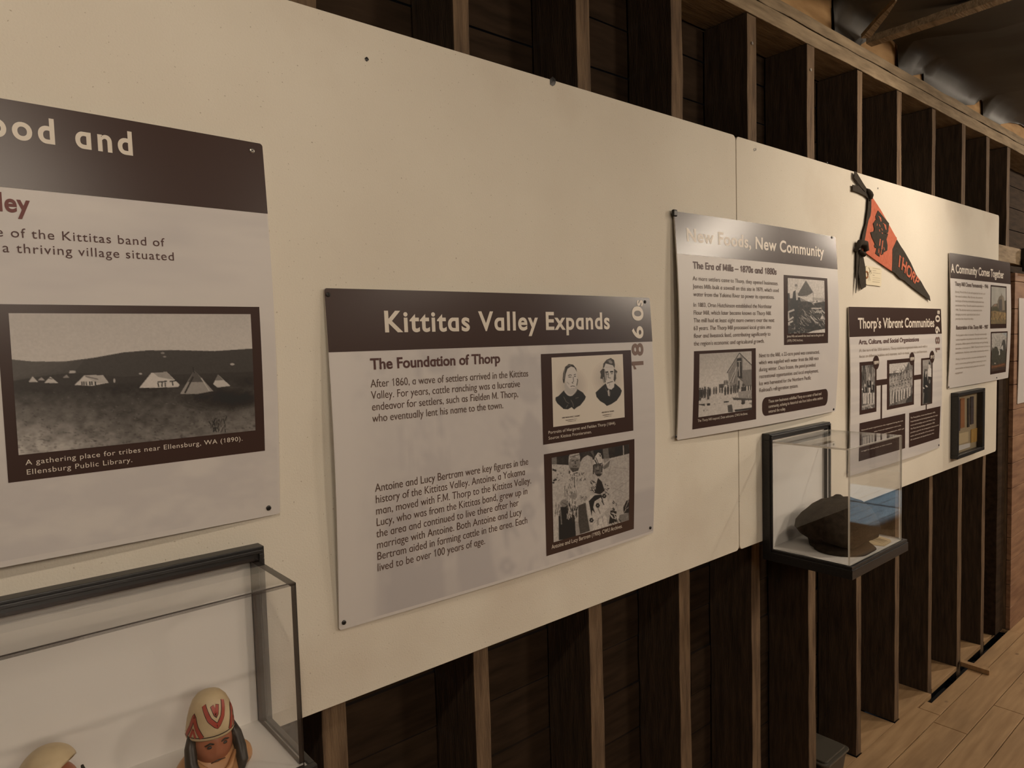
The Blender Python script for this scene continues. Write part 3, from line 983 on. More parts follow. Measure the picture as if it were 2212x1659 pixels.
def pic_portraits():
    q = Pic([(228, 250), (1388, 183), (1425, 1213), (263, 1378)], 190, 185, (0.56, 0.50, 0.435))
    T = tone
    K = T(.035)
    for cx, cy in ((560, 700), (1140, 580)):
        for k in range(6):
            q.ell(cx, cy, 260 - 32 * k, 300 - 38 * k, T(.36), .10)
    # woman
    q.poly([(300, 890), (345, 870), (440, 770), (540, 870), (640, 750), (740, 810), (790, 880), (770, 930), (700, 1020), (640, 1055), (600, 1088), (560, 1050), (500, 1085), (430, 1080), (330, 990), (300, 940)], K)
    for a in ([(430, 880), (470, 960), (520, 990)], [(545, 930), (580, 990), (590, 1050)], [(620, 905), (670, 890)], [(470, 1060), (500, 1010)]):
        q.line(a, 10, T(.25), .7)
    q.poly([(440, 700), (470, 640), (640, 660), (640, 760), (560, 850), (480, 820)], T(.60))
    for k in range(26):
        t = k / 25; x = 445 + 190 * t; y = 770 + 90 * math.sin(math.pi * t) ** .8
        q.ell(x, y, 15, 11, T(.72)); q.ell(x + 7, y + 6, 8, 5, T(.06))
    q.poly([(455, 470), (480, 420), (540, 395), (610, 420), (640, 500), (648, 600), (638, 690), (600, 745), (560, 765), (520, 740), (480, 690), (450, 600)], T(.80))
    q.poly([(412, 600), (420, 500), (450, 400), (510, 352), (580, 362), (630, 420), (642, 480), (600, 410), (545, 392), (490, 430), (462, 510), (450, 600), (440, 665), (420, 650)], T(.06))
    q.line([(450, 400), (430, 600)], 10, T(.45), .6); q.line([(480, 385), (545, 372)], 9, T(.4), .6)
    for a in ([(500, 540), (530, 525), (560, 535)], [(590, 530), (625, 515)], [(505, 562), (555, 562)], [(595, 555), (628, 548)]):
        q.line(a, 13, K, .9)
    q.line([(580, 560), (590, 630), (560, 655), (585, 665)], 10, T(.12)); q.line([(540, 715), (575, 705), (610, 712)], 11, K); q.line([(545, 750), (600, 745)], 8, T(.3)); q.line([(480, 640), (520, 680)], 16, T(.35), .6); q.line([(645, 590), (655, 610), (640, 700)], 12, T(.05))
    # man
    q.poly([(945, 810), (1060, 700), (1110, 660), (1160, 760), (1260, 660), (1345, 735), (1372, 780), (1350, 850), (1290, 940), (1200, 1000), (1130, 1028), (1090, 990), (1020, 950), (960, 880)], K)
    q.poly([(1140, 780), (1165, 755), (1175, 870), (1150, 860)], T(.62)); q.line([(1180, 790), (1182, 850)], 14, T(.15)); q.line([(1100, 720), (1130, 800)], 8, T(.22), .6)
    q.poly([(1085, 370), (1130, 320), (1230, 330), (1250, 460), (1240, 620), (1215, 690), (1140, 690), (1095, 600)], T(.78))
    q.poly([(1060, 420), (1070, 340), (1120, 280), (1190, 250), (1245, 285), (1258, 360), (1250, 420), (1225, 370), (1150, 350), (1105, 340), (1085, 400)], T(.07))
    q.ell(1185, 315, 34, 22, T(.5), .6, .5); q.line([(1130, 300), (1200, 280)], 10, T(.35), .7)
    q.poly([(1015, 470), (1060, 420), (1090, 430), (1095, 560), (1110, 640), (1075, 650), (1060, 590), (1020, 585), (1030, 520)], T(.08)); q.line([(1070, 560), (1085, 640)], 14, T(.6), .7)
    q.poly([(1240, 420), (1270, 440), (1300, 470), (1275, 520), (1280, 580), (1255, 640), (1235, 600), (1245, 500)], T(.10)); q.ell(1275, 500, 12, 20, T(.5), .6)
    q.poly([(1110, 660), (1150, 610), (1200, 640), (1250, 640), (1245, 720), (1200, 762), (1140, 740)], T(.82)); q.line([(1130, 660), (1180, 640), (1225, 630)], 14, T(.10)); q.line([(1172, 660), (1172, 700)], 8, T(.3))
    q.line([(1098, 485), (1150, 475)], 26, K); q.line([(1180, 475), (1230, 470)], 26, K); q.line([(1110, 510), (1145, 512)], 16, T(.2)); q.line([(1190, 505), (1225, 500)], 14, T(.2))
    q.line([(1155, 490), (1150, 570), (1190, 575)], 12, T(.15)); q.poly([(1095, 430), (1135, 520), (1125, 620), (1100, 600)], T(.2), .6); q.line([(1100, 400), (1225, 395)], 7, T(.45), .6)
    return q.a


def pic_couple():
    q = Pic([(188, 308), (1208, 117), (1222, 1128), (220, 1427)], 210, 215, tone(.60))
    T = tone
    q.poly([(180, 300), (1215, 100), (1215, 245), (960, 310), (740, 330), (420, 405), (190, 395)], T(.05)); q.grain(.5, [(180, 300), (1215, 100), (1215, 245), (180, 400)], 12, 10)
    q.poly([(188, 310), (255, 290), (258, 398), (188, 392)], T(.22)); q.line([(1130, 140), (1135, 265)], 12, T(.55)); q.poly([(860, 190), (930, 175), (950, 330), (880, 380)], T(.25), .7); q.poly([(700, 230), (730, 170), (750, 300)], T(.2), .7)
    q.poly([(565, 370), (600, 310), (660, 270), (720, 300), (760, 420), (740, 640), (560, 600)], T(.58)); q.poly([(860, 400), (960, 330), (1215, 245), (1222, 1000), (1080, 1060), (960, 640), (900, 520)], T(.55))
    for a in ([(700, 300), (720, 420)], [(950, 370), (880, 450)], [(970, 400), (930, 560)], [(1000, 430), (1210, 450)], [(980, 780), (1210, 600)], [(1000, 700), (1200, 780)], [(1090, 650), (1160, 640)]):
        q.line(a, 9, T(.30), .5)
    q.poly([(860, 430), (960, 335), (940, 420), (880, 460)], T(.12), .8)
    q.poly([(200, 400), (420, 420), (330, 560), (260, 760), (215, 900)], T(.62)); q.specks(26, [(200, 410), (400, 620)], (10, 34), 8, [T(.10), T(.3)])
    for x, y in ((215, 470), (240, 480), (225, 610), (245, 600), (215, 640)):
        q.ell(x, y, 16, 13, T(.03))
    q.poly([(205, 800), (300, 840), (280, 1400), (220, 1427)], T(.66)); q.poly([(490, 1140), (560, 1160), (570, 1320), (515, 1340)], T(.42)); q.poly([(1140, 960), (1180, 870), (1222, 850), (1222, 1030), (1150, 1040)], T(.05)); q.poly([(1090, 1060), (1222, 1030), (1222, 1130), (1080, 1160)], T(.25)); q.specks(14, [(1140, 880), (1220, 1120)], (30, 70), 6, [T(.5), T(.03)], (-1.4, -.7))
    # man
    q.poly([(285, 1060), (320, 930), (420, 900), (540, 960), (500, 1120), (515, 1340), (420, 1380), (290, 1395)], T(.035)); q.poly([(540, 940), (640, 900), (660, 1050), (700, 1270), (570, 1315), (545, 1150)], T(.10)); q.line([(310, 1000), (325, 1190)], 14, T(.4), .6)
    q.poly([(430, 480), (330, 570), (270, 720), (255, 880), (330, 960), (380, 870), (375, 830), (540, 810), (640, 760), (665, 640), (630, 530), (560, 480), (500, 520)], T(.60))
    q.specks(90, [(370, 640), (520, 860)], (40, 95), 6, [T(.75), T(.12), T(.3), T(.68)], (1.3, 1.7)); q.specks(70, [(395, 840), (525, 1060)], (40, 100), 7, [T(.78), T(.06), T(.7)], (1.35, 1.75)); q.specks(40, [(240, 900), (310, 1050)], (30, 70), 6, [T(.6), T(.2)], (1.3, 1.9))
    q.specks(36, [(425, 500), (640, 620)], (14, 40), 7, [T(.10), T(.05), T(.7)], (1.0, 2.4)); q.line([(490, 560), (490, 700)], 10, T(.1)); q.line([(365, 680), (370, 830)], 12, T(.12), .8); q.ell(480, 815, 46, 42, T(.34)); q.ell(355, 910, 48, 50, T(.28)); q.line([(330, 900), (390, 930)], 8, T(.08))
    q.ell(490, 380, 78, 118, T(.30)); q.poly([(415, 300), (430, 262), (550, 240), (565, 300), (560, 330), (490, 285), (430, 330), (415, 400)], T(.55)); q.line([(430, 300), (555, 265)], 9, T(.08)); q.poly([(430, 440), (550, 440), (530, 515), (480, 520)], T(.10))
    for a in ([(455, 350), (485, 345)], [(510, 345), (540, 342)], [(470, 425), (495, 415), (522, 425)], [(500, 350), (505, 395)]):
        q.line(a, 12, T(.05), .9)
    q.line([(440, 380), (480, 370)], 12, T(.48), .7); q.line([(455, 320), (540, 312)], 14, T(.46), .7); q.ell(425, 500, 12, 24, T(.08)); q.line([(430, 520), (560, 480)], 14, T(.72))
    # woman
    q.poly([(690, 560), (760, 500), (860, 520), (940, 600), (960, 800), (1060, 1010), (1080, 1160), (760, 1260), (690, 1190), (640, 900), (680, 740)], T(.55)); q.poly([(740, 1180), (900, 1060), (940, 1210), (750, 1265)], T(.72)); q.specks(40, [(740, 1060), (930, 1240)], (40, 90), 6, [T(.2), T(.85)], (1.3, 1.8))
    q.poly([(560, 890), (600, 800), (650, 850), (640, 900)], T(.5)); q.specks(20, [(570, 800), (640, 890)], (20, 40), 6, [T(.08), T(.7)])
    q.poly([(750, 770), (780, 640), (800, 570), (850, 620), (890, 740), (830, 790)], T(.045)); q.poly([(700, 760), (720, 680), (795, 575), (760, 760)], T(.62)); q.specks(18, [(700, 600), (780, 760)], (20, 46), 9, [T(.04)], (.6, 1.0)); q.poly([(885, 640), (940, 620), (955, 760), (930, 800)], T(.6)); q.specks(12, [(890, 640), (950, 790)], (14, 30), 9, [T(.04)])
    q.poly([(640, 880), (700, 800), (900, 780), (955, 960), (850, 1060), (710, 1198)], T(.70)); q.poly([(680, 880), (760, 800), (850, 790), (880, 920), (840, 830), (760, 880), (740, 960), (770, 1040), (730, 1000), (720, 1080)], T(.035)); q.poly([(775, 880), (840, 845), (870, 970), (800, 1010)], T(.66))
    for cx, cy in ((800, 935), (885, 810), (720, 1130)):
        for k in range(6):
            q.ell(cx + 17 * math.cos(k), cy + 20 * math.sin(k), 13, 13, T(.035))
    q.line([(800, 960), (835, 1050)], 9, T(.2)); q.line([(850, 870), (885, 930)], 12, T(.04)); q.poly([(940, 900), (960, 850), (1030, 850), (1050, 1010), (960, 960)], T(.62)); q.specks(14, [(1000, 870), (1050, 1000)], (14, 34), 9, [T(.04)]); q.poly([(970, 1000), (1050, 1010), (1060, 1150), (950, 1180)], T(.05)); q.specks(24, [(940, 1020), (1100, 1160)], (30, 70), 8, [T(.7), T(.03)], (.4, 1.4))
    q.ell(795, 440, 58, 95, T(.16)); q.poly([(740, 390), (760, 290), (800, 235), (840, 250), (858, 370), (790, 385)], T(.72)); q.line([(755, 330), (785, 385)], 14, T(.03)); q.line([(810, 250), (830, 290), (838, 250)], 9, T(.03)); q.line([(770, 300), (805, 385)], 9, T(.04)); q.line([(750, 400), (860, 375)], 10, T(.03))
    for a in ([(765, 415), (790, 410)], [(810, 405), (835, 402)], [(775, 480), (815, 472)]):
        q.line(a, 12, T(.02))
    q.line([(800, 420), (800, 460)], 14, T(.38), .8); q.line([(770, 440), (785, 455)], 12, T(.36), .7); q.line([(740, 400), (738, 520)], 14, T(.05)); q.line([(858, 390), (850, 500)], 12, T(.05)); q.poly([(760, 520), (860, 510), (830, 550), (790, 550)], T(.06))
    q.grain(.22, None, 60, 60)
    return q.a


def pic_sawmill():
    q = Pic([(187, 190), (915, 240), (940, 1280), (205, 1293)], 110, 160, tone(.78)); T = tone
    q.poly([(690, 570), (930, 600), (930, 680), (690, 670)], T(.5)); q.poly([(180, 600), (420, 570), (560, 640), (700, 690), (940, 650), (945, 1300), (180, 1300)], T(.05)); q.grain(.9, [(180, 600), (940, 640), (945, 1300), (180, 1300)], 22, 30)
    q.poly([(390, 505), (545, 240), (690, 470), (560, 560), (470, 550), (400, 545)], T(.11)); q.line([(545, 240), (690, 470)], 8, T(.3))
    for x in range(440, 690, 26):
        q.line([(x, 555 - (x - 440) * .2), (x + 20, 650)], 12, T(.75), .9)
    q.line([(690, 470), (692, 680)], 8, T(.25)); q.line([(670, 680), (715, 725)], 10, T(.6))
    q.poly([(190, 490), (230, 490), (240, 605), (190, 610)], T(.04)); q.poly([(285, 600), (300, 460), (345, 430), (380, 470), (390, 620), (410, 660), (385, 900), (375, 1090), (330, 1090), (330, 850), (250, 640)], T(.03)); q.poly([(345, 440), (372, 450), (390, 620), (362, 630)], T(.72)); q.ell(357, 388, 20, 38, T(.62)); q.poly([(326, 358), (340, 310), (372, 310), (386, 358)], T(.28))
    for a in ([(205, 850), (215, 1000)], [(215, 860), (325, 815)], [(210, 1030), (310, 960)], [(205, 1085), (300, 1040)], [(205, 1112), (240, 1108)]):
        q.line(a, 34, T(.72), .9)
    q.specks(60, [(400, 780), (920, 1090)], (40, 130), 11, [T(.62), T(.45), T(.02), T(.3)], (.5, 1.1)); q.line([(660, 790), (860, 790)], 22, T(.72)); q.line([(860, 820), (925, 890)], 18, T(.72)); q.poly([(835, 1005), (875, 920), (915, 1005)], T(.8)); q.line([(640, 940), (740, 1060), (800, 1080)], 24, T(.62))
    for x in range(740, 860, 34):
        q.line([(x, 880), (x + 40, 830)], 16, T(.7))
    q.line([(820, 1025), (930, 1020)], 9, T(.5)); q.poly([(580, 1285), (700, 1240), (940, 1200), (940, 1285)], T(.80)); q.specks(46, [(210, 1090), (620, 1280)], (16, 44), 9, [T(.5), T(.35), T(.02)]); q.grain(.25, None, 40, 50)
    return q.a


def pic_icepond():
    q = Pic([(160, 207), (1103, 152), (1105, 1200), (157, 1335)], 150, 165, tone(.62)); T = tone
    q.a *= (.9 + .35 * np.clip(1 - abs(q.pv - .5) * 2, 0, 1))[..., None]
    q.poly([(150, 840), (520, 790), (1110, 760), (1110, 1230), (150, 1350)], T(.74))
    q.poly([(655, 540), (880, 185), (1105, 400), (1105, 780), (700, 790), (675, 545)], T(.30)); q.poly([(655, 540), (880, 190), (900, 260), (830, 290), (700, 520)], T(.55)); q.poly([(940, 270), (1105, 420), (1105, 480), (940, 490)], T(.55)); q.line([(655, 542), (880, 188), (1105, 405)], 14, T(.08)); q.line([(700, 520), (830, 295)], 7, T(.25))
    for y in range(500, 780, 22):
        q.line([(930, y), (1105, y - 6)], 8, T(.15), .7); q.line([(680, y + 50), (780, y + 46)], 6, T(.5), .6)
    q.poly([(830, 285), (920, 275), (930, 650), (850, 620)], T(.05)); q.line([(875, 320), (880, 600)], 18, T(.5)); q.poly([(840, 300), (910, 290), (910, 320), (840, 330)], T(.02)); q.line([(840, 340), (910, 335)], 12, T(.6))
    for d in (0, 60):
        q.line([(845, 420), (715 + d, 720)], 16, T(.10)); q.line([(830, 430), (705 + d, 715)], 9, T(.75))
    for k in range(14):
        q.line([(845 - 9 * k, 440 + 20 * k), (880 - 9 * k, 445 + 20 * k)], 8, T(.6))
    q.poly([(845, 600), (935, 690), (935, 830), (850, 830)], T(.5)); q.line([(840, 600), (945, 695)], 12, T(.1)); q.poly([(855, 680), (880, 680), (880, 820), (860, 820)], T(.03)); q.poly([(510, 745), (600, 735), (600, 800), (515, 810)], T(.12))
    P = [(180, 800, 1050), (265, 780, 1000), (325, 790, 1030), (425, 790, 930), (465, 785, 925), (530, 800, 905), (570, 775, 910), (625, 780, 950), (675, 755, 935), (730, 770, 930), (775, 760, 910), (810, 740, 915), (850, 760, 905), (610, 670, 770), (640, 665, 760), (668, 670, 765), (950, 730, 1105), (990, 760, 880), (1040, 760, 870), (1080, 755, 860), (220, 800, 1000), (355, 800, 960)]
    for x, a, b in P:
        h = b - a
        q.ell(x, a + h * .08, h * .055 + 3, h * .075, T(.10)); q.poly([(x - h * .10, a + h * .16), (x + h * .10, a + h * .15), (x + h * .12, a + h * .5), (x + h * .07, b), (x, b - h * .1), (x - h * .08, b), (x - h * .12, a + h * .5)], T(random.choice([.03, .04, .08])), .92)
    q.poly([(850, 880), (1105, 850), (1105, 990), (870, 1010)], T(.42)); q.specks(30, [(800, 900), (1100, 1000)], (30, 60), 7, [T(.2), T(.6)], (1.4, 1.7)); q.poly([(760, 990), (1105, 1000), (1105, 1030), (770, 1025)], T(.10)); q.line([(740, 985), (1000, 1000)], 9, T(.15))
    q.poly([(160, 1095), (275, 1090), (270, 1130), (165, 1110)], T(.06)); q.poly([(300, 1080), (360, 1080), (360, 1120), (305, 1125)], T(.05)); q.poly([(600, 1050), (690, 1045), (690, 1065), (600, 1075)], T(.03)); q.poly([(665, 1120), (745, 1105), (760, 1245), (680, 1245)], T(.12)); q.poly([(745, 1105), (775, 1240), (760, 1245)], T(.3)); q.poly([(790, 1200), (1105, 1160), (1105, 1200), (800, 1235)], T(.05)); q.poly([(1040, 1080), (1105, 1070), (1105, 1120)], T(.3)); q.ell(255, 1210, 7, 16, T(.05)); q.line([(290, 1205), (330, 1203)], 6, T(.1)); q.specks(36, [(170, 940), (760, 1200)], (10, 46), 5, [T(.35), T(.5)], (-.2, .1)); q.ell(940, 1085, 30, 22, T(.06))
    q.grain(.16, None, 46, 46)
    return q.a


def pic_trio():
    q = Pic([(188, 640), (455, 618), (458, 1480), (190, 1530)], 60, 120, tone(.16)); T = tone
    q.grain(.9, None, 18, 5); q.specks(40, [(190, 630), (450, 900)], (60, 220), 9, [T(.4), T(.5), T(.06)], (1.5, 1.65))
    for x, y in ((255, 1010), (340, 880), (400, 970)):
        q.ell(x, y + 20, 17, 30, T(.6)); q.poly([(x - 42, y + 60), (x + 42, y + 60), (x + 36, y + 190), (x - 40, y + 190)], T(.05)); q.line([(x - 8, y + 60), (x, y + 150)], 14, T(.6))
    q.poly([(325, 1080), (365, 1080), (360, 1190), (335, 1200)], T(.75))
    for x in (232, 275, 318, 375, 425):
        q.line([(x, 1180), (x + random.uniform(-12, 12), 1400)], 32, T(.72))
    q.line([(200, 1460), (440, 1390)], 34, T(.55)); q.line([(220, 1440), (430, 1490)], 22, T(.45)); q.line([(350, 1440), (430, 1500)], 18, T(.6)); q.line([(240, 1450), (245, 1520)], 14, T(.6)); q.ell(205, 1110, 14, 18, T(.8)); q.grain(.3, None, 30, 60)
    return q.a


def pic_band():
    q = Pic([(738, 610), (1205, 570), (1205, 1370), (742, 1440)], 100, 120, tone(.70)); T = tone
    q.poly([(735, 800), (1000, 780), (1120, 600), (1210, 560), (1210, 1400), (735, 1450)], T(.18)); q.poly([(1100, 590), (1210, 565), (1210, 820), (1110, 760)], T(.22)); q.grain(.8, [(735, 800), (1210, 560), (1210, 1400), (735, 1450)], 14, 12)
    q.line([(740, 815), (900, 790)], 14, T(.06)); q.line([(820, 780), (820, 900)], 8, T(.1)); q.line([(860, 780), (890, 735), (950, 770)], 9, T(.4)); q.specks(8, [(1020, 600), (1110, 720)], (40, 100), 5, [T(.2)], (.8, 1.6)); q.line([(975, 730), (985, 1040)], 16, T(.05))
    for r, (y0, n, off) in enumerate(((860, 8, 0), (960, 8, 26), (1060, 7, 10))):
        for k in range(n):
            x = 765 + off + k * 58; y = y0 - k * 16 * (1.2 if r == 0 else .7)
            q.ell(x, y, 13, 22, T(.10)); q.ell(x, y + 12, 11, 16, T(.5)); q.poly([(x - 24, y + 36), (x + 24, y + 34), (x + 20, y + 150), (x - 18, y + 155)], T(random.choice([.55, .62, .4]))); q.line([(x, y + 40), (x + 4, y + 140)], 6, T(.2))
    for k in range(8):
        x = 775 + k * 54; q.line([(x, 1170 - k * 14), (x + random.uniform(-14, 14), 1400 - k * 20)], 30, T(.66)); q.line([(x + 24, 1180 - k * 14), (x + 20, 1390 - k * 20)], 12, T(.08))
    q.poly([(1080, 1330), (1205, 1200), (1205, 1370), (1060, 1400)], T(.08)); q.grain(.3, None, 40, 60)
    return q.a


def pic_pair():
    q = Pic([(1400, 535), (1575, 520), (1578, 1380), (1405, 1420)], 50, 120, tone(.38)); T = tone
    q.poly([(1400, 535), (1500, 528), (1500, 640), (1400, 660)], T(.5), .6); q.poly([(1440, 720), (1480, 720), (1490, 860), (1510, 980), (1500, 1380), (1410, 1420), (1420, 900)], T(.035)); q.poly([(1430, 760), (1450, 715), (1490, 715), (1500, 750)], T(.15)); q.ell(1468, 785, 15, 34, T(.6)); q.line([(1462, 810), (1462, 870)], 10, T(.7))
    q.poly([(1500, 760), (1520, 690), (1560, 690), (1578, 720), (1578, 870), (1510, 860)], T(.85)); q.ell(1533, 655, 18, 44, T(.8)); q.poly([(1515, 610), (1535, 555), (1560, 600), (1550, 640)], T(.08)); q.poly([(1510, 860), (1578, 870), (1578, 1380), (1500, 1390)], T(.05)); q.line([(1410, 1080), (1440, 1100)], 22, T(.7)); q.line([(1465, 1040), (1500, 1070)], 24, T(.7)); q.ell(1540, 960, 14, 40, T(.3)); q.poly([(1405, 1180), (1440, 1180), (1430, 1410), (1405, 1415)], T(.25)); q.grain(.3, None, 30, 50)
    return q.a


def pic_site_one():
    q = Pic([(1325, 262), (1762, 302), (1788, 1372), (1345, 1385)], 70, 130, (.34, .33, .30))
    q.grain(.18, None, 5, 6)
    q.poly([(1320, 900), (1420, 780), (1520, 760), (1790, 660), (1795, 1390), (1330, 1400)], (.10, .085, .06))
    q.poly([(1530, 860), (1520, 700), (1560, 570), (1620, 520), (1630, 450), (1650, 520), (1700, 570), (1730, 760), (1740, 960), (1600, 1000)], (.17, .14, .105)); q.poly([(1650, 540), (1700, 580), (1735, 960), (1680, 960)], (.24, .20, .15)); q.poly([(1560, 650), (1650, 640), (1660, 980), (1560, 980)], (.09, .08, .07)); q.poly([(1390, 850), (1440, 780), (1500, 775), (1500, 850)], (.24, .17, .13)); q.poly([(1370, 900), (1500, 860), (1600, 1010), (1360, 1000)], (.075, .07, .045))
    q.poly([(1345, 1000), (1440, 980), (1600, 1010), (1790, 1040), (1788, 1372), (1345, 1385)], (.23, .165, .085)); q.grain(.8, [(1345, 1000), (1790, 1040), (1788, 1372), (1345, 1385)], 14, 14); q.poly([(1345, 1250), (1788, 1240), (1788, 1372), (1345, 1385)], (.14, .12, .075), .7); q.specks(50, [(1350, 1010), (1780, 1300)], (30, 90), 10, [(.30, .19, .09), (.10, .09, .05)], (1.1, 2.0))
    q.poly([(1740, 700), (1790, 660), (1790, 1000), (1750, 950)], (.07, .065, .05))
    return q.a


def pic_site_two():
    q = Pic([(1155, 245), (1525, 215), (1525, 1215), (1145, 1270)], 70, 130, (.36, .345, .32))
    q.grain(.22, None, 4, 5); q.poly([(1380, 230), (1525, 215), (1525, 330)], (.27, .32, .36), .6)
    q.poly([(1145, 760), (1180, 600), (1210, 660), (1230, 590), (1290, 600), (1330, 720), (1380, 700), (1525, 640), (1525, 1220), (1145, 1270)], (.075, .072, .06)); q.poly([(1380, 640), (1400, 520), (1430, 410), (1475, 400), (1510, 560), (1520, 700), (1440, 700), (1430, 540), (1390, 620)], (.085, .082, .075)); q.poly([(1345, 700), (1360, 690), (1365, 810), (1340, 820)], (.6, .58, .54)); q.poly([(1395, 600), (1430, 545), (1440, 690), (1410, 690)], (.5, .49, .46)); q.poly([(1350, 660), (1420, 655), (1430, 700), (1360, 700)], (.06, .06, .06))
    q.poly([(1145, 1090), (1260, 1090), (1420, 1040), (1525, 1030), (1525, 1215), (1145, 1270)], (.12, .075, .05)); q.line([(1170, 1140), (1350, 1110), (1500, 1060)], 26, (.23, .11, .07), .8); q.ell(1245, 1040, 22, 20, (.4, .36, .3), .7); q.poly([(1145, 1190), (1525, 1130), (1525, 1215), (1145, 1270)], (.06, .05, .045), .8); q.grain(.4, None, 24, 40)
    return q.a


COUPLE = pic_couple()

# ---- panel 1: the big one at the left edge ----------------------------
p1 = Poster('history_panel', -0.468, 0.442, 1.432, 2.0405, .016, 'largest-looking panel at the left edge, photo of white tents on a plain')
c1 = crop(0, 180, 3.4563); c2 = crop(0, 640, 3.4563)
zt = p1.P((285, 431))[1]
p1.sheet('header_band', (p1.x0, p1.x1, p1.P((571, 461))[1], p1.z1), M['brown'], .0005)
ghost(p1, (p1.x0 + .002, p1.x1 - .002, 1.64, p1.P((571, 461))[1] - .001), 'printed_background', cloudy(.32, .62, 3.2, 4, lambda u, v: 1.3 - 1.1 * v), 160, 110)
ghost(p1, (p1.x0 + .012, p1.x1 - .004, 1.440, 1.638), 'printed_background', cloudy(.36, .66, 14, 6, lambda u, v: .75 * np.clip(v * 2.2, 0, 1)), 170, 60)
p1.text('title_word', 'ood and', (c1(90, 420), c1(1000, 528)), None, (c1(994, 362), c1(998, 528)), M['head_text'], 1, True, track=.12, sub='od and')
p1.text('subtitle_text', 'ley', (c1(32, 948), c1(222, 975)), None, (c1(10, 815), c1(8, 950)), M['red_text'], 1, sub='ey', track=.02)
p1.text('body_text', ['e of the Kittitas band of', ' a thriving village situated'], (c1(78, 1148), c1(1226, 1220)), c1(-14, 1258), (c1(462, 1103), c1(464, 1170)), M['brown_text'], 0, track=.055, sub='of the Kittitas band of')
fr = p1.sheet('photo_frame', p1.rect([c2(-15, 58), c2(1935, 80), c2(1977, 1153), c2(42, 1395)]), M['brown'], .0006)
p1.picture('photograph', p1.rect([c2(67, 125), c2(1870, 135), c2(1905, 1000), c2(135, 1187)]), pic_tents(), .0010, fr)
p1.text('caption_text', ['A gathering place for tribes near Ellensburg, WA (1890).', 'Ellensburg Public Library.'], (c2(190, 1260), c2(1812, 1082)), c2(195, 1332), (c2(1560, 1075), c2(1560, 1108)), M['head_text'], 0, track=.05, lift=.0011, parent=fr)
p1.screw((544, 326), M['steel']); p1.screw((580, 1097), M['screw'])

# ---- panel 2: 1860s -----------------------------------------------------
p2 = Poster('history_panel', 0.5385, 1.4245, 1.2025, 1.8105, .012, 'panel with brown title bar about the 1860s, portraits of settlers')
d1 = crop(680, 600, 2.9105); d2 = crop(680, 940, 2.9105)
hz = (p2.P(d1(68, 475))[1] + p2.P(d1(2102, 398))[1]) / 2
p2.sheet('header_band', (p2.x0, p2.x1, hz, p2.z1), M['brown'], .0005)


def couple_ghost(W, H):
    q = Pic(ident, W, H, WHITE)
    # picture coordinates of the faint enlarged print: two matched features fix scale and place
    ax, az = p2.P((962, 812)); bx, bz = p2.P((1118, 1185))
    iu, iv = (.29, .23), (.52, .82)
    sx = (bx - ax) / (iv[0] - iu[0]); sz = (bz - az) / (iv[1] - iu[1])
    X = gx0 + (gx1 - gx0) * q.pu; Z = gz1 + (gz0 - gz1) * q.pv
    U = np.clip(iu[0] + (X - ax) / sx, 0, 1); V = np.clip(iu[1] + (Z - az) / sz, 0, 1)
    h, w, _ = COUPLE.shape
    g = COUPLE[(V * (h - 1)).astype(int), (U * (w - 1)).astype(int)].mean(-1) / .55
    k = np.ones(3) / 3
    for ax_ in (0, 1):
        g = np.apply_along_axis(lambda r: np.convolve(np.pad(r, 1, 'edge'), k, 'valid'), ax_, g)
    g = 1 - .27 * (1 - np.clip(g, 0, 1)) * np.clip((q.pu - .03) * 12, .0, 1)
    q.a = q.a * np.stack([g, g, g ** .85], -1)
    return q.a


gx0, gx1, gz0, gz1 = p2.x0 + .0015, p2.x1 - .0015, p2.z0 + .006, hz - .0005
ghost(p2, (gx0, gx1, gz0, gz1), 'printed_background', couple_ghost, 190, 110)
p2.text('title_word', 'Kittitas Valley Expands', (d1(432, 342), d1(1855, 318)), None, (d1(428, 213), d1(432, 341)), M['head_text'], 1, True, track=.06)
p2.text('subtitle_text', 'The Foundation of Thorp', (d1(350, 575), d1(1165, 535)), None, (d1(345, 508), d1(350, 575)), M['brown_text'], 1, True)
p2.text('body_text', ['After 1860, a wave of settlers arrived in the Kittitas', 'Valley. For years, cattle ranching was a lucrative', 'endeavor for settlers, such as Fielden M. Thorp,', 'who eventually lent his name to the town.'],
        (d1(350, 690), d1(1342, 620)), d1(362, 908), (d1(370, 640), d1(374, 689)), M['body_text'], 0, True)
p2.text('body_text', ['Antoine and Lucy Bertram were key figures in the', 'history of the Kittitas Valley. Antoine, a Yakama', 'man, moved with F.M. Thorp to the Kittitas Valley.', 'Lucy, who was from the Kittitas band, grew up in',
                      'the area and continued to live there after her', 'marriage with Antoine. Both Antoine and Lucy', 'Bertram aided in farming cattle in the area. Each', 'lived to be over 100 years of age.'],
        (d2(378, 357), d2(1342, 180)), d2(390, 857), (d2(395, 303), d2(397, 353)), M['body_text'], 0, True)


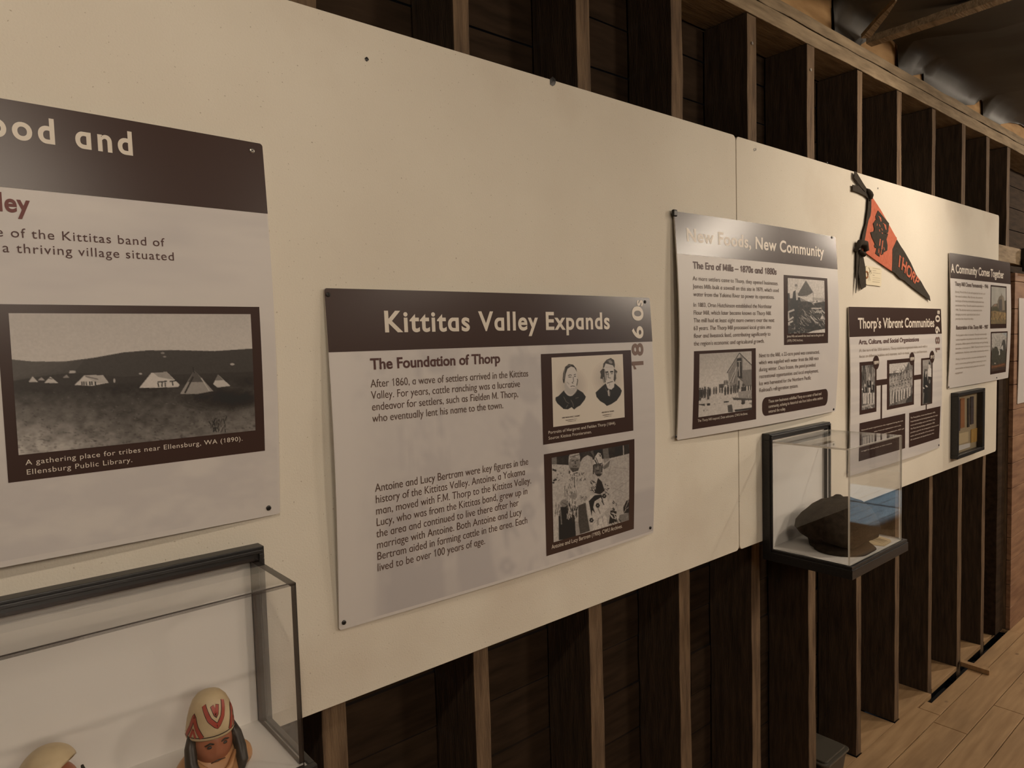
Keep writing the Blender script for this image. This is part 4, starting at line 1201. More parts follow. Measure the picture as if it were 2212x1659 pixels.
def year(p, s, crp, rows, xr, split, zsplit, colours, w=1):
    """tall numerals reading upwards at the right edge; rows = (bottom px y, top px y) per character, xr = (top of letters px x, baseline px x)"""
    for nm, sel, m in zip(('year_numerals', 'year_numerals'), (s[:split], s[split:]), colours):
        mb = MB()
        for ch, (yb, yt) in zip(sel, rows[:split] if sel == s[:split] else rows[split:]):
            v, f = GL[ch, w]
            v = v - v.min(0)
            v = v / v.max(0)
            last = ch == 's'
            xa = p.P(crp(xr[0] + (xr[1] - xr[0]) * (.42 if last else 0), yb))[0]; xb = p.P(crp(xr[1] - (0.06 * (xr[1] - xr[0]) if last else 0), yb))[0]
            za = p.P(crp((xr[0] + xr[1]) / 2, yb))[1]; zb = p.P(crp((xr[0] + xr[1]) / 2, yt))[1]
            mb.add([(xb + (xa - xb) * b, p.surf(xb + (xa - xb) * b, za + (zb - za) * a) - .0011, za + (zb - za) * a) for a, b in v], f)
        mb.build(nm, m, p.root, fix=False)


year(p2, '1860s', d1, [(574, 525), (490, 411), (382, 304), (270, 180), (178, 140)], (1994, 2066), 2, 0, (M['grey_num'], M['head_text']))
fr = p2.sheet('photo_frame', p2.rect([d1(1418, 482), d1(1985, 453), d1(2003, 958), d1(1437, 1053)]), M['brown'], .0006)
e1 = crop(1160, 740, 7.539)
p2.picture('photograph', p2.rect([e1(228, 250), e1(1388, 183), e1(1425, 1213), e1(263, 1378)]), pic_portraits(), .0010, fr)
p2.text('caption_text', ['Portraits of Margaret and Fielden Thorp (1844).', 'Source: Kittitas Frontiersmen.'], (e1(178, 1490), e1(1278, 1325)), e1(178, 1582), (e1(180, 1440), e1(182, 1489)), M['head_text'], 0, True, lift=.0011, parent=fr)
for rows, a, b, l, cc in ((['MRS MARGARET THORP,'], (400, 1232), (692, 1203), None, ((402, 1212), (402, 1231))), (['ELLENSBURGH, W. T.'], (463, 1270), (648, 1248), None, ((465, 1258), (465, 1270))), (['A PIONEER OF 1844.'], (490, 1292), (630, 1275), None, ((492, 1283), (492, 1292))),
                          (['FIELDEN M. THORP,'], (1048, 1150), (1252, 1125), None, ((1050, 1128), (1050, 1149))), (['ELLENSBURGH, W. T.'], (1062, 1190), (1222, 1170), None, ((1064, 1176), (1064, 1189))), (['A PIONEER OF 1844.'], (1085, 1212), (1208, 1198), None, ((1087, 1204), (1087, 1212)))):
    p2.text('portrait_name', rows, (e1(*a), e1(*b)), l, (e1(*cc[0]), e1(*cc[1])), M['brown'], 1, lift=.0014, parent=fr)
fr = p2.sheet('photo_frame', p2.rect([d2(1438, 123), d2(2003, 23), d2(2010, 585), d2(1457, 763)]), M['brown'], .0006)
p2.picture('photograph', p2.rect([d2(1485, 142), d2(1970, 57), d2(1977, 530), d2(1502, 675)]), COUPLE, .0010, fr)
p2.text('caption_text', 'Antoine and Lucy Bertram (1900). CWU Archives.', (d2(1487, 716), d2(1932, 580)), None, (d2(1490, 690), d2(1491, 715)), M['head_text'], 0, True, lift=.0011, parent=fr)
for px in (d1(82, 107), d1(2074, 152), d2(182, 1177), d2(2108, 582)):
    p2.screw(px, M['screw'])

# ---- panel 3: New Foods ---------------------------------------------------
p3 = Poster('history_panel', 1.527, 2.4365, 1.4335, 2.0385, .013, 'panel about mills across the seam of the white boards, barn and ice pond photos', base=.006)
f1 = crop(1430, 430, 5.53); f2 = crop(1430, 700, 5.53)
hz = (p3.P(f1(125, 660))[1] + p3.P(f1(2050, 825))[1]) / 2
p3.sheet('header_band', (p3.x0, p3.x1, hz, p3.z1), M['brown'], .0005)
ghost(p3, (p3.x0 + .0015, p3.x1 - .0015, p3.z0 + .006, hz - .0005), 'printed_background', cloudy(.38, .62, 4, 4, lambda u, v: .55 * (u > .33)), 110, 80)
p3.text('title_word', 'New Foods, New Community', (f1(290, 523), f1(1928, 674)), None, (f1(287, 372), f1(290, 522)), M['head_text'], 1, True, track=.03)
p3.text('subtitle_text', 'The Era of Mills – 1870s and 1880s', (f1(368, 838), f1(1368, 895)), None, (f1(366, 757), f1(368, 838)), M['brown_text'], 1, True)
p3.text('body_text', ['As more settlers came to Thorp, they opened businesses.', 'James Mills built a sawmill on this site in 1879, which used', 'water from the Yakima River to power its operations.'], (f1(367, 970), f1(1388, 1018)), f1(372, 1160), (f1(370, 918), f1(372, 969)), M['body_text'], 0, True)
p3.text('body_text', ['In 1883, Oren Hutchinson established the Northstar', 'Flour Mill, which later became known as Thorp Mill.', 'The mill had at least eight more owners over the next', '63 years. The Thorp Mill processed local grains into', 'flour and livestock feed, contributing significantly to', "the region's economic and agricultural growth."],
        (f1(373, 1287), f1(1310, 1292)), f2(377, 258), (f1(374, 1235), f1(375, 1286)), M['body_text'], 0, True)
p3.text('body_text', ['Next to the Mill, a 22-acre pond was constructed,', 'which was supplied with water from the Mill race', 'during winter. Once frozen, the pond provided', 'recreational opportunities and local employment.', 'Ice was harvested for the Northern Pacific', "Railroad's refrigeration system."],
        (f2(1157, 400), f2(1880, 352)), f2(1160, 815), (f2(1160, 352), f2(1162, 399)), M['body_text'], 0, True)
g1 = crop(1680, 580, 9.217); g2 = crop(1490, 740, 8.294)
fr = p3.sheet('photo_frame', p3.rect([g1(108, 125), g1(975, 197), g1(1005, 1483), g1(130, 1525)]), M['brown'], .0006)
p3.picture('photograph', p3.rect([g1(187, 190), g1(915, 240), g1(940, 1280), g1(205, 1293)]), pic_sawmill(), .0010, fr)
p3.text('caption_text', ['James Mills and sawmill that stood next to the grist mill', '(1879). CWU Archives.'], (g1(178, 1372), g1(908, 1345)), g1(178, 1460), (g1(180, 1325), g1(181, 1371)), M['head_text'], 0, True, lift=.0011, parent=fr)
fr = p3.sheet('photo_frame', p3.rect([g2(65, 158), g2(1180, 98), g2(1185, 1373), g2(53, 1558)]), M['brown'], .0006)
p3.picture('photograph', p3.rect([g2(160, 207), g2(1103, 152), g2(1105, 1200), g2(157, 1335)]), pic_icepond(), .0010, fr)
p3.text('caption_text', 'The Thorp Mill icepond. Date unknown. CWU Archives.', (g2(135, 1425), g2(1035, 1290)), None, (g2(137, 1378), g2(138, 1424)), M['head_text'], 0, True, lift=.0011, parent=fr)


def pill(p, name, quad, r, m):
    x0, x1, z0, z1 = p.rect(quad)
    pts = []
    for cx, cz, a0 in ((x1 - r, z1 - r, 0), (x0 + r, z1 - r, 90), (x0 + r, z0 + r, 180), (x1 - r, z0 + r, 270)):
        pts += [(cx + r * math.cos(math.radians(a0 + 11.25 * k)), cz + r * math.sin(math.radians(a0 + 11.25 * k))) for k in range(9)]
    # build as a fan of strips so that it follows the bowed panel
    xs = sorted(set([round(a, 6) for a, _ in pts]))
    mb = MB()
    cols = []
    for x in xs:
        zz = []
        for (a, b), (c, d) in zip(pts, pts[1:] + pts[:1]):
            if abs(a - c) < 1e-9:
                if abs(a - x) < 2e-6: zz += [b, d]
            elif min(a, c) - 1e-9 <= x <= max(a, c) + 1e-9:
                zz.append(b + (d - b) * (x - a) / (c - a))
        cols.append((x, min(zz), max(zz)))
    if cols:
        full = [cols[0]]
        for a, b in zip(cols, cols[1:]):
            n = max(1, int((b[0] - a[0]) / .025))
            full += [tuple(a[k] + (b[k] - a[k]) * j / n for k in range(3)) for j in range(1, n + 1)]
        v, f = [], []
        for x, a, b in full:
            for k in range(5):
                z = a + (b - a) * k / 4
                v.append((x, p.surf(x, z) - .0006, z))
        for i in range(len(full) - 1):
            for k in range(4):
                f.append((i * 5 + k, (i + 1) * 5 + k, (i + 1) * 5 + k + 1, i * 5 + k + 1))
        mb.add(v, f)
    return mb.build(name, m, p.root, fix=False)


bx = pill(p3, 'text_box', [f2(1195, 880), f2(1978, 772), f2(1978, 962), f2(1195, 1108)], .022, M['brown'])
p3.text('box_text', ['These new businesses solidified Thorp as a center of food and', 'community, echoing its historical role from before white settlers', 'entered the valley.'], (f2(1268, 942), f2(1900, 852)), f2(1268, 1062), (f2(1270, 905), f2(1271, 941)), M['head_text'], 0, True, lift=.0011, parent=bx)
for px in (f1(2026, 460), f2(163, 1342), f2(2047, 1018)):
    p3.screw(px, M['screw'])
x, z = p3.P((1451, 463))
mb = MB(); mb.box(p3.x0 - .006, p3.x0 + .010, p3.surf(p3.x0, p3.z1) - .005, p3.surf(p3.x0, p3.z1) + .004, p3.z1 - .014, p3.z1 + .004)
mb.build('corner_clip', M['screw'], p3.root, bevel=.003)

# ---- panel 4: 1890s ---------------------------------------------------------
p4 = Poster('history_panel', 2.543, 3.4425, 1.185, 1.800, .008, 'panel about the 1890s below the pennant, three photos joined by brown lines')
h1 = crop(1810, 640, 4.146); h2 = crop(1840, 720, 9.215); h3 = crop(1845, 870, 15.08); h4 = crop(1950, 870, 16.59)
hz = (p4.P(h1(90, 362))[1] + p4.P(h1(915, 338))[1]) / 2
p4.sheet('header_band', (p4.x0, p4.x1, hz, p4.z1), M['brown'], .0005)
ghost(p4, (p4.x0 + .0015, p4.x1 - .0015, p4.z0 + .006, hz - .0005), 'printed_background', cloudy(.42, .60, 2.5, 40, lambda u, v: .6, 2), 80, 120)
p4.text('title_word', 'Thorp’s Vibrant Communities', (h1(180, 283), h1(862, 277)), None, (h1(176, 192), h1(180, 283)), M['head_text'], 1, True, track=.01)
year(p4, '1890s', h1, [(500, 462), (428, 362), (334, 270), (232, 170), (160, 126)], (872, 912), 2, 0, (M['grey_num'], M['head_text']))
p4.text('subtitle_text', 'Arts, Culture, and Social Organizations', (h2(140, 213), h2(1335, 163)), None, (h2(160, 120), h2(163, 212)), M['brown_text'], 1, True)
p4.text('body_text', ['At the turn of the 20th century, Thorp residents organized clubs, each with a', 'focus on different hobbies and interests, such as music, sports, and literature.'], (h2(148, 372), h2(1500, 294)), h2(150, 490), (h2(150, 312), h2(152, 371)), M['faint_text'], 0, True)
A = [h2(150, 575), h2(487, 550), h2(490, 1560), h2(152, 1622)]
B = [h2(697, 527), h2(1235, 495), h2(1238, 1415), h2(698, 1527)]
D = [h2(1367, 500), h2(1600, 480), h2(1602, 1393), h2(1380, 1443)]
rA, rB, rD = p4.rect(A), p4.rect(B), p4.rect(D)
zc = p4.P(h2(590, 975))[1]; zc2 = p4.P(h2(1300, 875))[1]
b1 = p4.rect([h1(190, 1135), h1(602, 1052), h1(600, 1365), h1(188, 1473)]); b2 = p4.rect([h1(637, 1045), h1(917, 985), h1(905, 1270), h1(635, 1357)])
p4.sheet('connector_line', (rA[1] - .002, rB[0] + .002, zc - .011, zc + .011), M['brown'], .00045)
p4.sheet('connector_line', (rB[1] - .002, rD[0] + .002, zc2 - .010, zc2 + .010), M['brown'], .00045)
xc = p4.P(h2(587, 1200))[0]; p4.sheet('connector_line', (xc - .007, xc + .007, b1[3] - .002, zc), M['brown'], .00045)
xc = p4.P(h2(1480, 1450))[0]; p4.sheet('connector_line', (xc - .006, xc + .006, b2[3] - .002, rD[2] + .002), M['brown'], .00045)
for r, pc, fn, cpx, yr, off in ((rA, [h2(188, 645), h2(455, 620), h2(458, 1480), h2(190, 1530)], pic_trio, (478, 583), '1899', 62), (rB, [h2(738, 610), h2(1205, 570), h2(1205, 1370), h2(742, 1440)], pic_band, (1192, 508), '1899', 50), (rD, [h2(1400, 535), h2(1575, 520), h2(1578, 1380), h2(1405, 1420)], pic_pair, (1592, 470), '1915', 43)):
    fr = p4.sheet('photo_frame', r, M['brown'], .0006)
    p4.picture('photograph', p4.rect(pc), fn(), .0010, fr)
    cx, cz = p4.P(h2(*cpx)); R = .027
    bd = p4.shape('year_badge', [(cx + R * math.cos(t), cz + R * math.sin(t)) for t in np.linspace(0, 2 * math.pi, 28, endpoint=False)], M['brown'], .0014, fr)
    p4.text('year_text', yr, (h2(cpx[0] - off * .95, cpx[1] + 34), h2(cpx[0] + off * .82, cpx[1] + 30)), None, (h2(cpx[0] - off, cpx[1] - 30), h2(cpx[0] - off, cpx[1] + 34)), M['head_text'], 1, lift=.0020)
bx = p4.sheet('text_box', b1, M['brown'], .0006)
p4.text('box_text', ['National social organizations also organized during this time'], (h3(225, 885), h3(1585, 632)), None, (h3(228, 840), h3(228, 884)), M['head_text'], 0, True, lift=.0011, parent=bx)
p4.text('box_text', ['other fraternal organizations such as the'], (h3(640, 935), h3(1520, 775)), None, (h3(642, 893), h3(642, 934)), M['head_text'], 0, True, lift=.0011, parent=bx)
p4.text('box_text', ['were established in 1897 and'], (h3(960, 1000), h3(1618, 880)), None, (h3(962, 958), h3(962, 999)), M['head_text'], 0, True, lift=.0011, parent=bx)
p4.text('box_text', ['struggle by raising funds or other activities.'], (h3(225, 1560), h3(1235, 1370)), None, (h3(228, 1515), h3(228, 1559)), M['head_text'], 0, True, lift=.0011, parent=bx)
bx = p4.sheet('text_box', b2, M['brown'], .0006)
p4.text('box_text', ['The Thorp Jubilee, a brass band formed in 1896,', 'frequently played at the local grocery store, for major', 'events and at holidays such as the Fourth of July.', 'The Thorp Literary Society, established in 1898,', 'provided a space for the townspeople to discuss current', 'events, such as the benefits of the railroad and', 'U.S. involvement in the Spanish-American War.'],
        (h4(275, 570), h4(1160, 385)), h4(270, 1355), (h4(277, 520), h4(277, 569)), M['head_text'], 0, True, lift=.0011, parent=bx)
for px in (h1(82, 1575), h1(902, 1333)):
    p4.screw(px, M['screw'], .0038)

# ---- panel 5: A Community Comes Together ---------------------------------------
p5 = Poster('history_panel', 3.540, 4.430, 1.442, 2.052, .009, 'panel at the right board end, two colour photos at its side')
k1 = crop(2012, 500, 3.19); k2 = crop(2044, 600, 13.83); k3 = crop(2044, 700, 11.85)
hz = (p5.P(k1(115, 325))[1] + p5.P(k1(522, 357))[1]) / 2
p5.sheet('header_band', (p5.x0, p5.x1, hz, p5.z1), M['brown'], .0005)
p5.text('title_word', 'A Community Comes Together', (k1(135, 284), k1(497, 321)), None, (k1(136, 226), k1(137, 283)), M['head_text'], 1, True)
p5.text('subtitle_text', 'Thorp Mill Closes Permanently – 1946', (k2(262, 243), k2(1250, 312)), None, (k2(262, 122), k2(264, 243)), M['body_text'], 1, True)
p5.text('subtitle_text', 'Restoration of the Thorp Mill – 1987', (k2(290, 1557), k2(1245, 1508)), None, (k2(292, 1440), k2(293, 1556)), M['body_text'], 1, True)
p5.text('body_text', ['During World War II, the mill supported the war, and', "the nation's soldiers. After the war, the economic", 'landscape of farming communities emphasized mass', 'production of hay. The mill ceased its operations in', '1946. This decision serves as a testament to the', 'changing economic, agricultural and cultural', 'priorities that shaped the valley.'],
        (k2(270, 448), k2(1160, 490)), k2(290, 1255), (k2(272, 385), k2(273, 447)), M['faint_text'], 0, True)
p5.text('body_text', ["Forty years after it closed, Thorp's community", 'came together to preserve the site and to save', 'projects. After years of fundraising and gathering', 'became a museum in 1987. Thorp is now a home to', 'exhibitions, displays, and other community events.'], (k3(245, 310), k3(1030, 245)), k3(245, 765), (k3(247, 258), k3(247, 309)), M['faint_text'], 0, True)
p5.text('body_text', ['Today, it serves as both a museum and historical site', 'and a community gathering place, continuing to serve', 'as an anchor of history and a place for community', 'engagement.'], (k3(240, 925), k3(1020, 832)), k3(230, 1280), (k3(242, 875), k3(242, 924)), M['faint_text'], 0, True)
fr = p5.sheet('photo_frame', p5.rect([k2(1303, 215), k2(1783, 258), k2(1808, 1500), k2(1330, 1525)]), M['brown'], .0006)
p5.picture('photograph', p5.rect([k2(1325, 262), k2(1762, 302), k2(1788, 1372), k2(1345, 1385)]), pic_site_one(), .0010, fr)
fr = p5.sheet('photo_frame', p5.rect([k3(1135, 205), k3(1548, 180), k3(1540, 1215), k3(1130, 1300)]), M['brown'], .0006)
p5.picture('photograph', p5.rect([k3(1155, 245), k3(1525, 215), k3(1525, 1150), k3(1145, 1225)]), pic_site_two(), .0010, fr)
for px in (k1(118, 1072), (2152.5, 816)):
    p5.screw(px, M['screw'], .0038)

# ---- panel 6: only its white edge shows on the plank panel -----------------------
p6 = Poster('history_panel', 4.662, 5.56, 1.282, 1.872, .004, 'pale panel on the red brown planks, cut by the right edge', base=-.0115)
# ================================================================== PENNANT
n1 = crop(1800, 350, 5.1833)


def felt(name, pts, m, y, th, parent, crp=n1, wave=.0003):
    """flat felt cut-out on the wall with a slight ripple; pts are outline points on the wall"""
    P = [on_y(crp(*p), -.008) for p in pts]
    bm = bmesh.new()
    vv = [bm.verts.new((p[0], 0, p[2])) for p in P]
    bm.faces.new(vv)
    bmesh.ops.triangulate(bm, faces=bm.faces[:])
    bmesh.ops.subdivide_edges(bm, edges=bm.edges[:], cuts=2, use_grid_fill=False)
    r = bmesh.ops.extrude_face_region(bm, geom=bm.faces[:])
    new = [e for e in r['geom'] if isinstance(e, bmesh.types.BMVert)]
    ns = set(new)
    for v in bm.verts:
        w = wave * (math.sin(v.co.x * 21 + v.co.z * 13) + math.sin(v.co.x * 9 - v.co.z * 27))
        v.co.y = y + w - (th if v in ns else 0)
    bmesh.ops.recalc_face_normals(bm, faces=bm.faces[:])
    me = bpy.data.meshes.new(name); bm.to_mesh(me); bm.free()
    me.materials.append(m)
    o = bpy.data.objects.new(name, me); C.objects.link(o)
    if parent:
        o.parent = parent; o.matrix_parent_inverse = Matrix.Translation(-Vector(parent.location))
    return o


pc = on_y(n1(560, 900), 0)
pen = empty('pennant', (pc[0], 0, pc[2]), 'orange and black felt pennant lettered THORP, tied with black ribbons', 'pennant')
felt('orange_field', [(420, 366), (470, 440), (540, 550), (620, 690), (700, 830), (716, 850), (714, 872), (690, 920), (662, 978), (660, 1100), (655, 1222), (600, 1185), (480, 1100), (400, 1040), (330, 985), (345, 900), (390, 650), (412, 600), (420, 540)], M['felt_orange'], -.006, .0016, pen)
felt('black_tip', [(714, 866), (760, 945), (800, 1005), (870, 1130), (930, 1262), (985, 1340), (1025, 1415), (1040, 1458), (1078, 1500), (1088, 1556), (1000, 1492), (870, 1392), (790, 1322), (750, 1307), (690, 1242), (654, 1222), (660, 1100), (662, 976), (690, 920)], M['felt_black'], -.0058, .0022, pen)
felt('black_sleeve', [(393, 405), (425, 362), (421, 540), (413, 602), (391, 652), (366, 780), (346, 902), (342, 950), (303, 930), (330, 800), (362, 690), (385, 520)], M['felt_black'], -.0062, .0030, pen)
felt('ribbon_tie', [(232, 106), (252, 110), (290, 172), (330, 238), (384, 318), (352, 334), (300, 276), (264, 225), (228, 178)], M['felt_black'], -.0085, .0016, pen)
felt('ribbon_tie', [(218, 254), (275, 264), (330, 286), (382, 316), (427, 356), (393, 412), (360, 380), (290, 345), (218, 322)], M['felt_black'], -.0066, .0016, pen)
felt('ribbon_tie', [(262, 962), (300, 985), (286, 1120), (272, 1242), (264, 1400), (254, 1468), (250, 1465), (257, 1200)], M['felt_black'], -.0066, .0014, pen)
felt('ribbon_tie', [(298, 985), (320, 985), (338, 1090), (357, 1196), (343, 1212), (354, 1300), (360, 1398), (336, 1410), (308, 1430), (290, 1330), (275, 1242)], M['felt_black'], -.0084, .0014, pen)
kn = on_y(n1(318, 945), -.01)
mb = MB()
mb.tube([(kn[0] - .045, -.008, kn[2] - .02), (kn[0] - .028, -.016, kn[2] + .012), (kn[0] + .012, -.017, kn[2] + .010), (kn[0] + .030, -.014, kn[2] - .012), (kn[0] + .004, -.016, kn[2] - .03), (kn[0] - .022, -.012, kn[2] - .018)], [.007, .011, .012, .010, .009, .006], 9)
mb.build('knot', M['felt_black'], pen, smooth=True)
kn = on_y(n1(402, 362), -.01)
mb = MB()
mb.tube([(kn[0] - .022, -.009, kn[2] + .016), (kn[0] - .012, -.012, kn[2] + .012), (kn[0], -.0135, kn[2] + .004), (kn[0] + .008, -.0135, kn[2] - .004), (kn[0] + .008, -.012, kn[2] - .014), (kn[0] + .002, -.010, kn[2] - .022)], [.004, .007, .009, .009, .007, .004], 14)
mb.build('knot', M['felt_black'], pen, smooth=True)


def band(path, w):
    """outline of a thick stroke through pixel points"""
    L, R = [], []
    for i, p in enumerate(path):
        a, b = path[max(0, i - 1)], path[min(len(path) - 1, i + 1)]
        d = math.hypot(b[0] - a[0], b[1] - a[1]) or 1
        nx, ny = -(b[1] - a[1]) / d, (b[0] - a[0]) / d
        L.append((p[0] + nx * w / 2, p[1] + ny * w / 2)); R.append((p[0] - nx * w / 2, p[1] - ny * w / 2))
    return L + R[::-1]


EM = [[(497, 543), (623, 688), (612, 782), (592, 770), (592, 716), (560, 684), (540, 672), (508, 630), (495, 612), (486, 632), (468, 612)],      # T bar
      band([(545, 660), (530, 740), (520, 830)], 34), band([(508, 640), (498, 760), (476, 940)], 32), band([(596, 800), (566, 900), (540, 1030)], 32),
      [(455, 935), (486, 905), (515, 930), (500, 975), (478, 960), (468, 962)], [(488, 955), (512, 1000), (516, 1060), (470, 1024), (478, 990)], [(520, 985), (560, 985), (540, 1042), (524, 1016)],
      [(468, 628), (502, 612), (535, 650), (520, 668)], [(558, 730), (592, 716), (612, 780), (592, 812), (565, 786)],
      band([(612, 775), (590, 770), (560, 735), (520, 675), (480, 655), (456, 690), (470, 745), (510, 790), (556, 826), (578, 880), (588, 935), (585, 985), (560, 1000), (520, 968), (476, 905), (444, 840), (428, 782)], 30),
      band([(480, 740), (530, 790), (590, 830)], 22)]
SLITS = [band([(521, 862), (513, 938)], 11), band([(549, 880), (538, 980)], 12), band([(560, 955), (568, 990)], 6), band([(486, 690), (484, 715)], 6), band([(508, 700), (518, 726)], 7), band([(534, 742), (546, 768)], 6), band([(508, 755), (514, 780)], 6), band([(540, 790), (546, 806)], 6), band([(500, 606), (524, 628), (528, 668)], 8), band([(552, 688), (580, 708), (586, 760)], 8), band([(500, 1020), (506, 968)], 7), band([(528, 1030), (532, 985)], 7)]
for i, pts in enumerate(EM):
    felt('monogram_stroke', pts, M['felt_black'], -.0078 - .0001 * i, .0012, pen)
for i, pts in enumerate(SLITS):
    felt('monogram_gap', pts, M['felt_orange'], -.0095, .0006, pen)
# letters THORP laid along the tip
TL, TR, BR, BL = (722, 985), (968, 1318), (936, 1384), (708, 1152)
gl, W_ = layout('THORP', 1)
for (v, f) in gl:
    mb = MB()
    for k, (dy) in enumerate((0.0,)):
        pts = []
        for a, b in v:
            u = a / W_; t = min(max(b / CAPH, 0), 1); u = u ** 0.92
            top = (TL[0] + (TR[0] - TL[0]) * u, TL[1] + (TR[1] - TL[1]) * u); bot = (BL[0] + (BR[0] - BL[0]) * u, BL[1] + (BR[1] - BL[1]) * u)
            q = on_y(n1(bot[0] + (top[0] - bot[0]) * t, bot[1] + (top[1] - bot[1]) * t), -.009)
            w = .0003 * (math.sin(q[0] * 21 + q[2] * 13) + math.sin(q[0] * 9 - q[2] * 27))
            pts.append((q[0], -.0092 + w, q[2]))
        mb.add(pts, f)
    o = mb.build('letter', M['felt_orange'], pen, fix=False)
    sm = o.modifiers.new('thick', 'SOLIDIFY'); sm.thickness = .0012; sm.offset = 0

tg = [on_y(n1(*p), -.004) for p in [(376, 1160), (541, 1190), (536, 1392), (378, 1374), (361, 1355), (364, 1182)]]
tr = empty('paper_tag', tuple(tg[3]), 'small cream paper tag with pencil notes hanging under the pennant', 'tag')
mb = MB(); mb.prism_xz([(p[0], p[2]) for p in tg], -.0042, -.0030); mb.build('card', M['paper_pale'], tr)
mb = MB()
for a, b, w in (((395, 1180), (430, 1250), 5), ((392, 1240), (428, 1215), 5), ((405, 1190), (410, 1260), 4), ((440, 1190), (525, 1200), 3), ((440, 1215), (480, 1218), 3), ((440, 1240), (528, 1250), 3), ((440, 1265), (462, 1268), 4), ((440, 1295), (525, 1303), 2), ((440, 1318), (525, 1326), 2), ((438, 1340), (520, 1348), 4), ((392, 1270), (396, 1330), 3), ((404, 1268), (412, 1328), 3)):
    q = [on_y(n1(*p), -.0043) for p in band([a, b], w)]
    mb.add([(p[0], -.0044, p[2]) for p in q], [(0, 1, 2, 3)])
mb.build('pencil_notes', M['ink'], tr, fix=False)
h_ = on_y(n1(372, 1262), -.005)
mb = MB(); mb.tube([(h_[0] + .012 * math.cos(t), -.0048, h_[2] + .012 * math.sin(t)) for t in np.linspace(0, 2 * math.pi, 14)], .003, 6); mb.build('eyelet', M['ribbon_o'], tr)

# ================================================================== DISPLAY CASES
def case(x0, x1, zb, zt, depth, zc, label, edge):
    root = empty('display_case', ((x0 + x1) / 2, 0, zb), label, 'display case', 'wall mounted acrylic display cases')
    fw, zl = .020, zb - .034
    mb = MB()                                                                # stepped picture-frame moulding
    for a, b, c, d in ((x0, x1, zt - fw, zt), (x0, x0 + fw, zl, zt - fw), (x1 - fw, x1, zl, zt - fw)):
        mb.box(a, b, -.026, -.0005, c, d)
    for a, b, c, d in ((x0 + .004, x1 - .004, zt - .010, zt - .004), (x0 + .004, x0 + .010, zl + .01, zt - .01), (x1 - .010, x1 - .004, zl + .01, zt - .01)):
        mb.box(a, b, -.031, -.026, c, d)
    mb.build('frame', M['black'], root, bevel=.0012)
    mb = MB(); mb.box(x0 + fw, x1 - fw, -.014, -.004, zb, zt - fw); mb.build('back_panel', M['casewhite'], root)
    mb = MB()
    mb.box(x0, x1, -depth - .014, -.026, zl, zb - .006)
    mb.box(x0 + .002, x1 - .002, -depth - .012, -depth - .002, zb - .006, zb + .003)
    mb.box(x0 + .002, x0 + .012, -depth - .002, -.031, zb - .006, zb + .003); mb.box(x1 - .012, x1 - .002, -depth - .002, -.031, zb - .006, zb + .003)
    mb.build('base', M['black'], root, bevel=.0012)
    mb = MB(); mb.box(x0 + .012, x1 - .012, -depth - .002, -.014, zb - .006, zb); mb.build('floor_liner', M['casewhite'], root)
    t = .0055
    cx0, cx1 = x0 + .0165, x1 - .0165
    mb = MB()
    for (a, b, c, d, e, f) in ((cx0, cx1, -depth, -depth + t, zb + .0005, zc), (cx0, cx0 + t, -depth + t, -.0265, zb + .0035, zc - t), (cx1 - t, cx1, -depth + t, -.0265, zb + .0035, zc - t), (cx0, cx1, -depth + t, -.0265, zc - t, zc)):
        n0 = len(mb.f)
        mb.box(a, b, c, d, e, f)
        dims = (b - a, d - c, f - e)
        for k in range(n0, n0 + 6):
            p = np.array([mb.v[i] for i in mb.f[k]]); s = p.max(0) - p.min(0)
            if sorted(s)[1] < .0075:
                mb.mi[k] = 1
    mb.build('acrylic_cover', [M['acrylic'], edge], root)
    return root


case(-.265, .405, 1.100, 1.389, .190, 1.373, 'wide acrylic display case with black frame holding clay figures, lower left', M['acryl_edge_dark'])
case(1.966, 2.362, 1.043, 1.404, .262, 1.380, 'acrylic display case with black frame holding a dark cap', M['acryl_edge_light'])

# ---- newsboy cap in the right case
HX, HY, HB = 2.172, -.137, 1.0432
FR = math.radians(224)
cap_r = empty('newsboy_cap', (HX, HY, HB), 'dark brown newsboy cap with button and short peak inside the case', 'cap')
prof = [(0, .147), (.022, .1465), (.05, .142), (.078, .130), (.102, .110), (.118, .086), (.122, .064), (.114, .044), (.100, .032), (.090, .026), (.087, .012), (.086, .001)]
NT = 96
v, f = [(HX, HY, HB + prof[0][1])], []
for r, z in prof[1:]:
    for k in range(NT):
        t = 2 * math.pi * k / NT
        d = (t - FR + math.pi) % (2 * math.pi) - math.pi
        g = min(abs(((t * 8 / (2 * math.pi)) + .5) % 1 - .5) * 2 * math.pi / 8, 1)
        puff = 1 + (.035 * math.sin(3 * t + 1) + .03 * math.sin(5 * t + z * 40)) * min(1, r / .08) - .045 * math.exp(-(g / .045) ** 2) * min(1, r / .05)
        front = math.exp(-(d / .7) ** 2)
        zz = z
        if r > .09 and z > .03:
            puff *= 1 + .05 * front
        zz -= .016 * front * max(0, (r - .05) / .07) if z > .03 else 0
        zz -= .022 * math.exp(-((t - 1.5) / .9) ** 2) * max(0, (r - .03) / .09) * (1 if z > .05 else 0)
        kx, ky = 1.12, 0.96
        v.append((HX + r * puff * kx * math.cos(t), HY + r * puff * ky * math.sin(t) - .004, HB + max(zz, .001) + .0035 * math.sin(t * 6 + r * 60) * min(1, r / .1) * (1 if z > .03 else 0)))
n = len(prof) - 1
for k in range(NT):
    f.append((0, 1 + k, 1 + (k + 1) % NT))
for i in range(n - 1):
    for k in range(NT):
        f.append((1 + i * NT + k, 1 + (i + 1) * NT + k, 1 + (i + 1) * NT + (k + 1) % NT, 1 + i * NT + (k + 1) % NT))
v = [(min(max(x, 1.992), 2.336), min(max(y, -.252), -.020), z) for x, y, z in v]
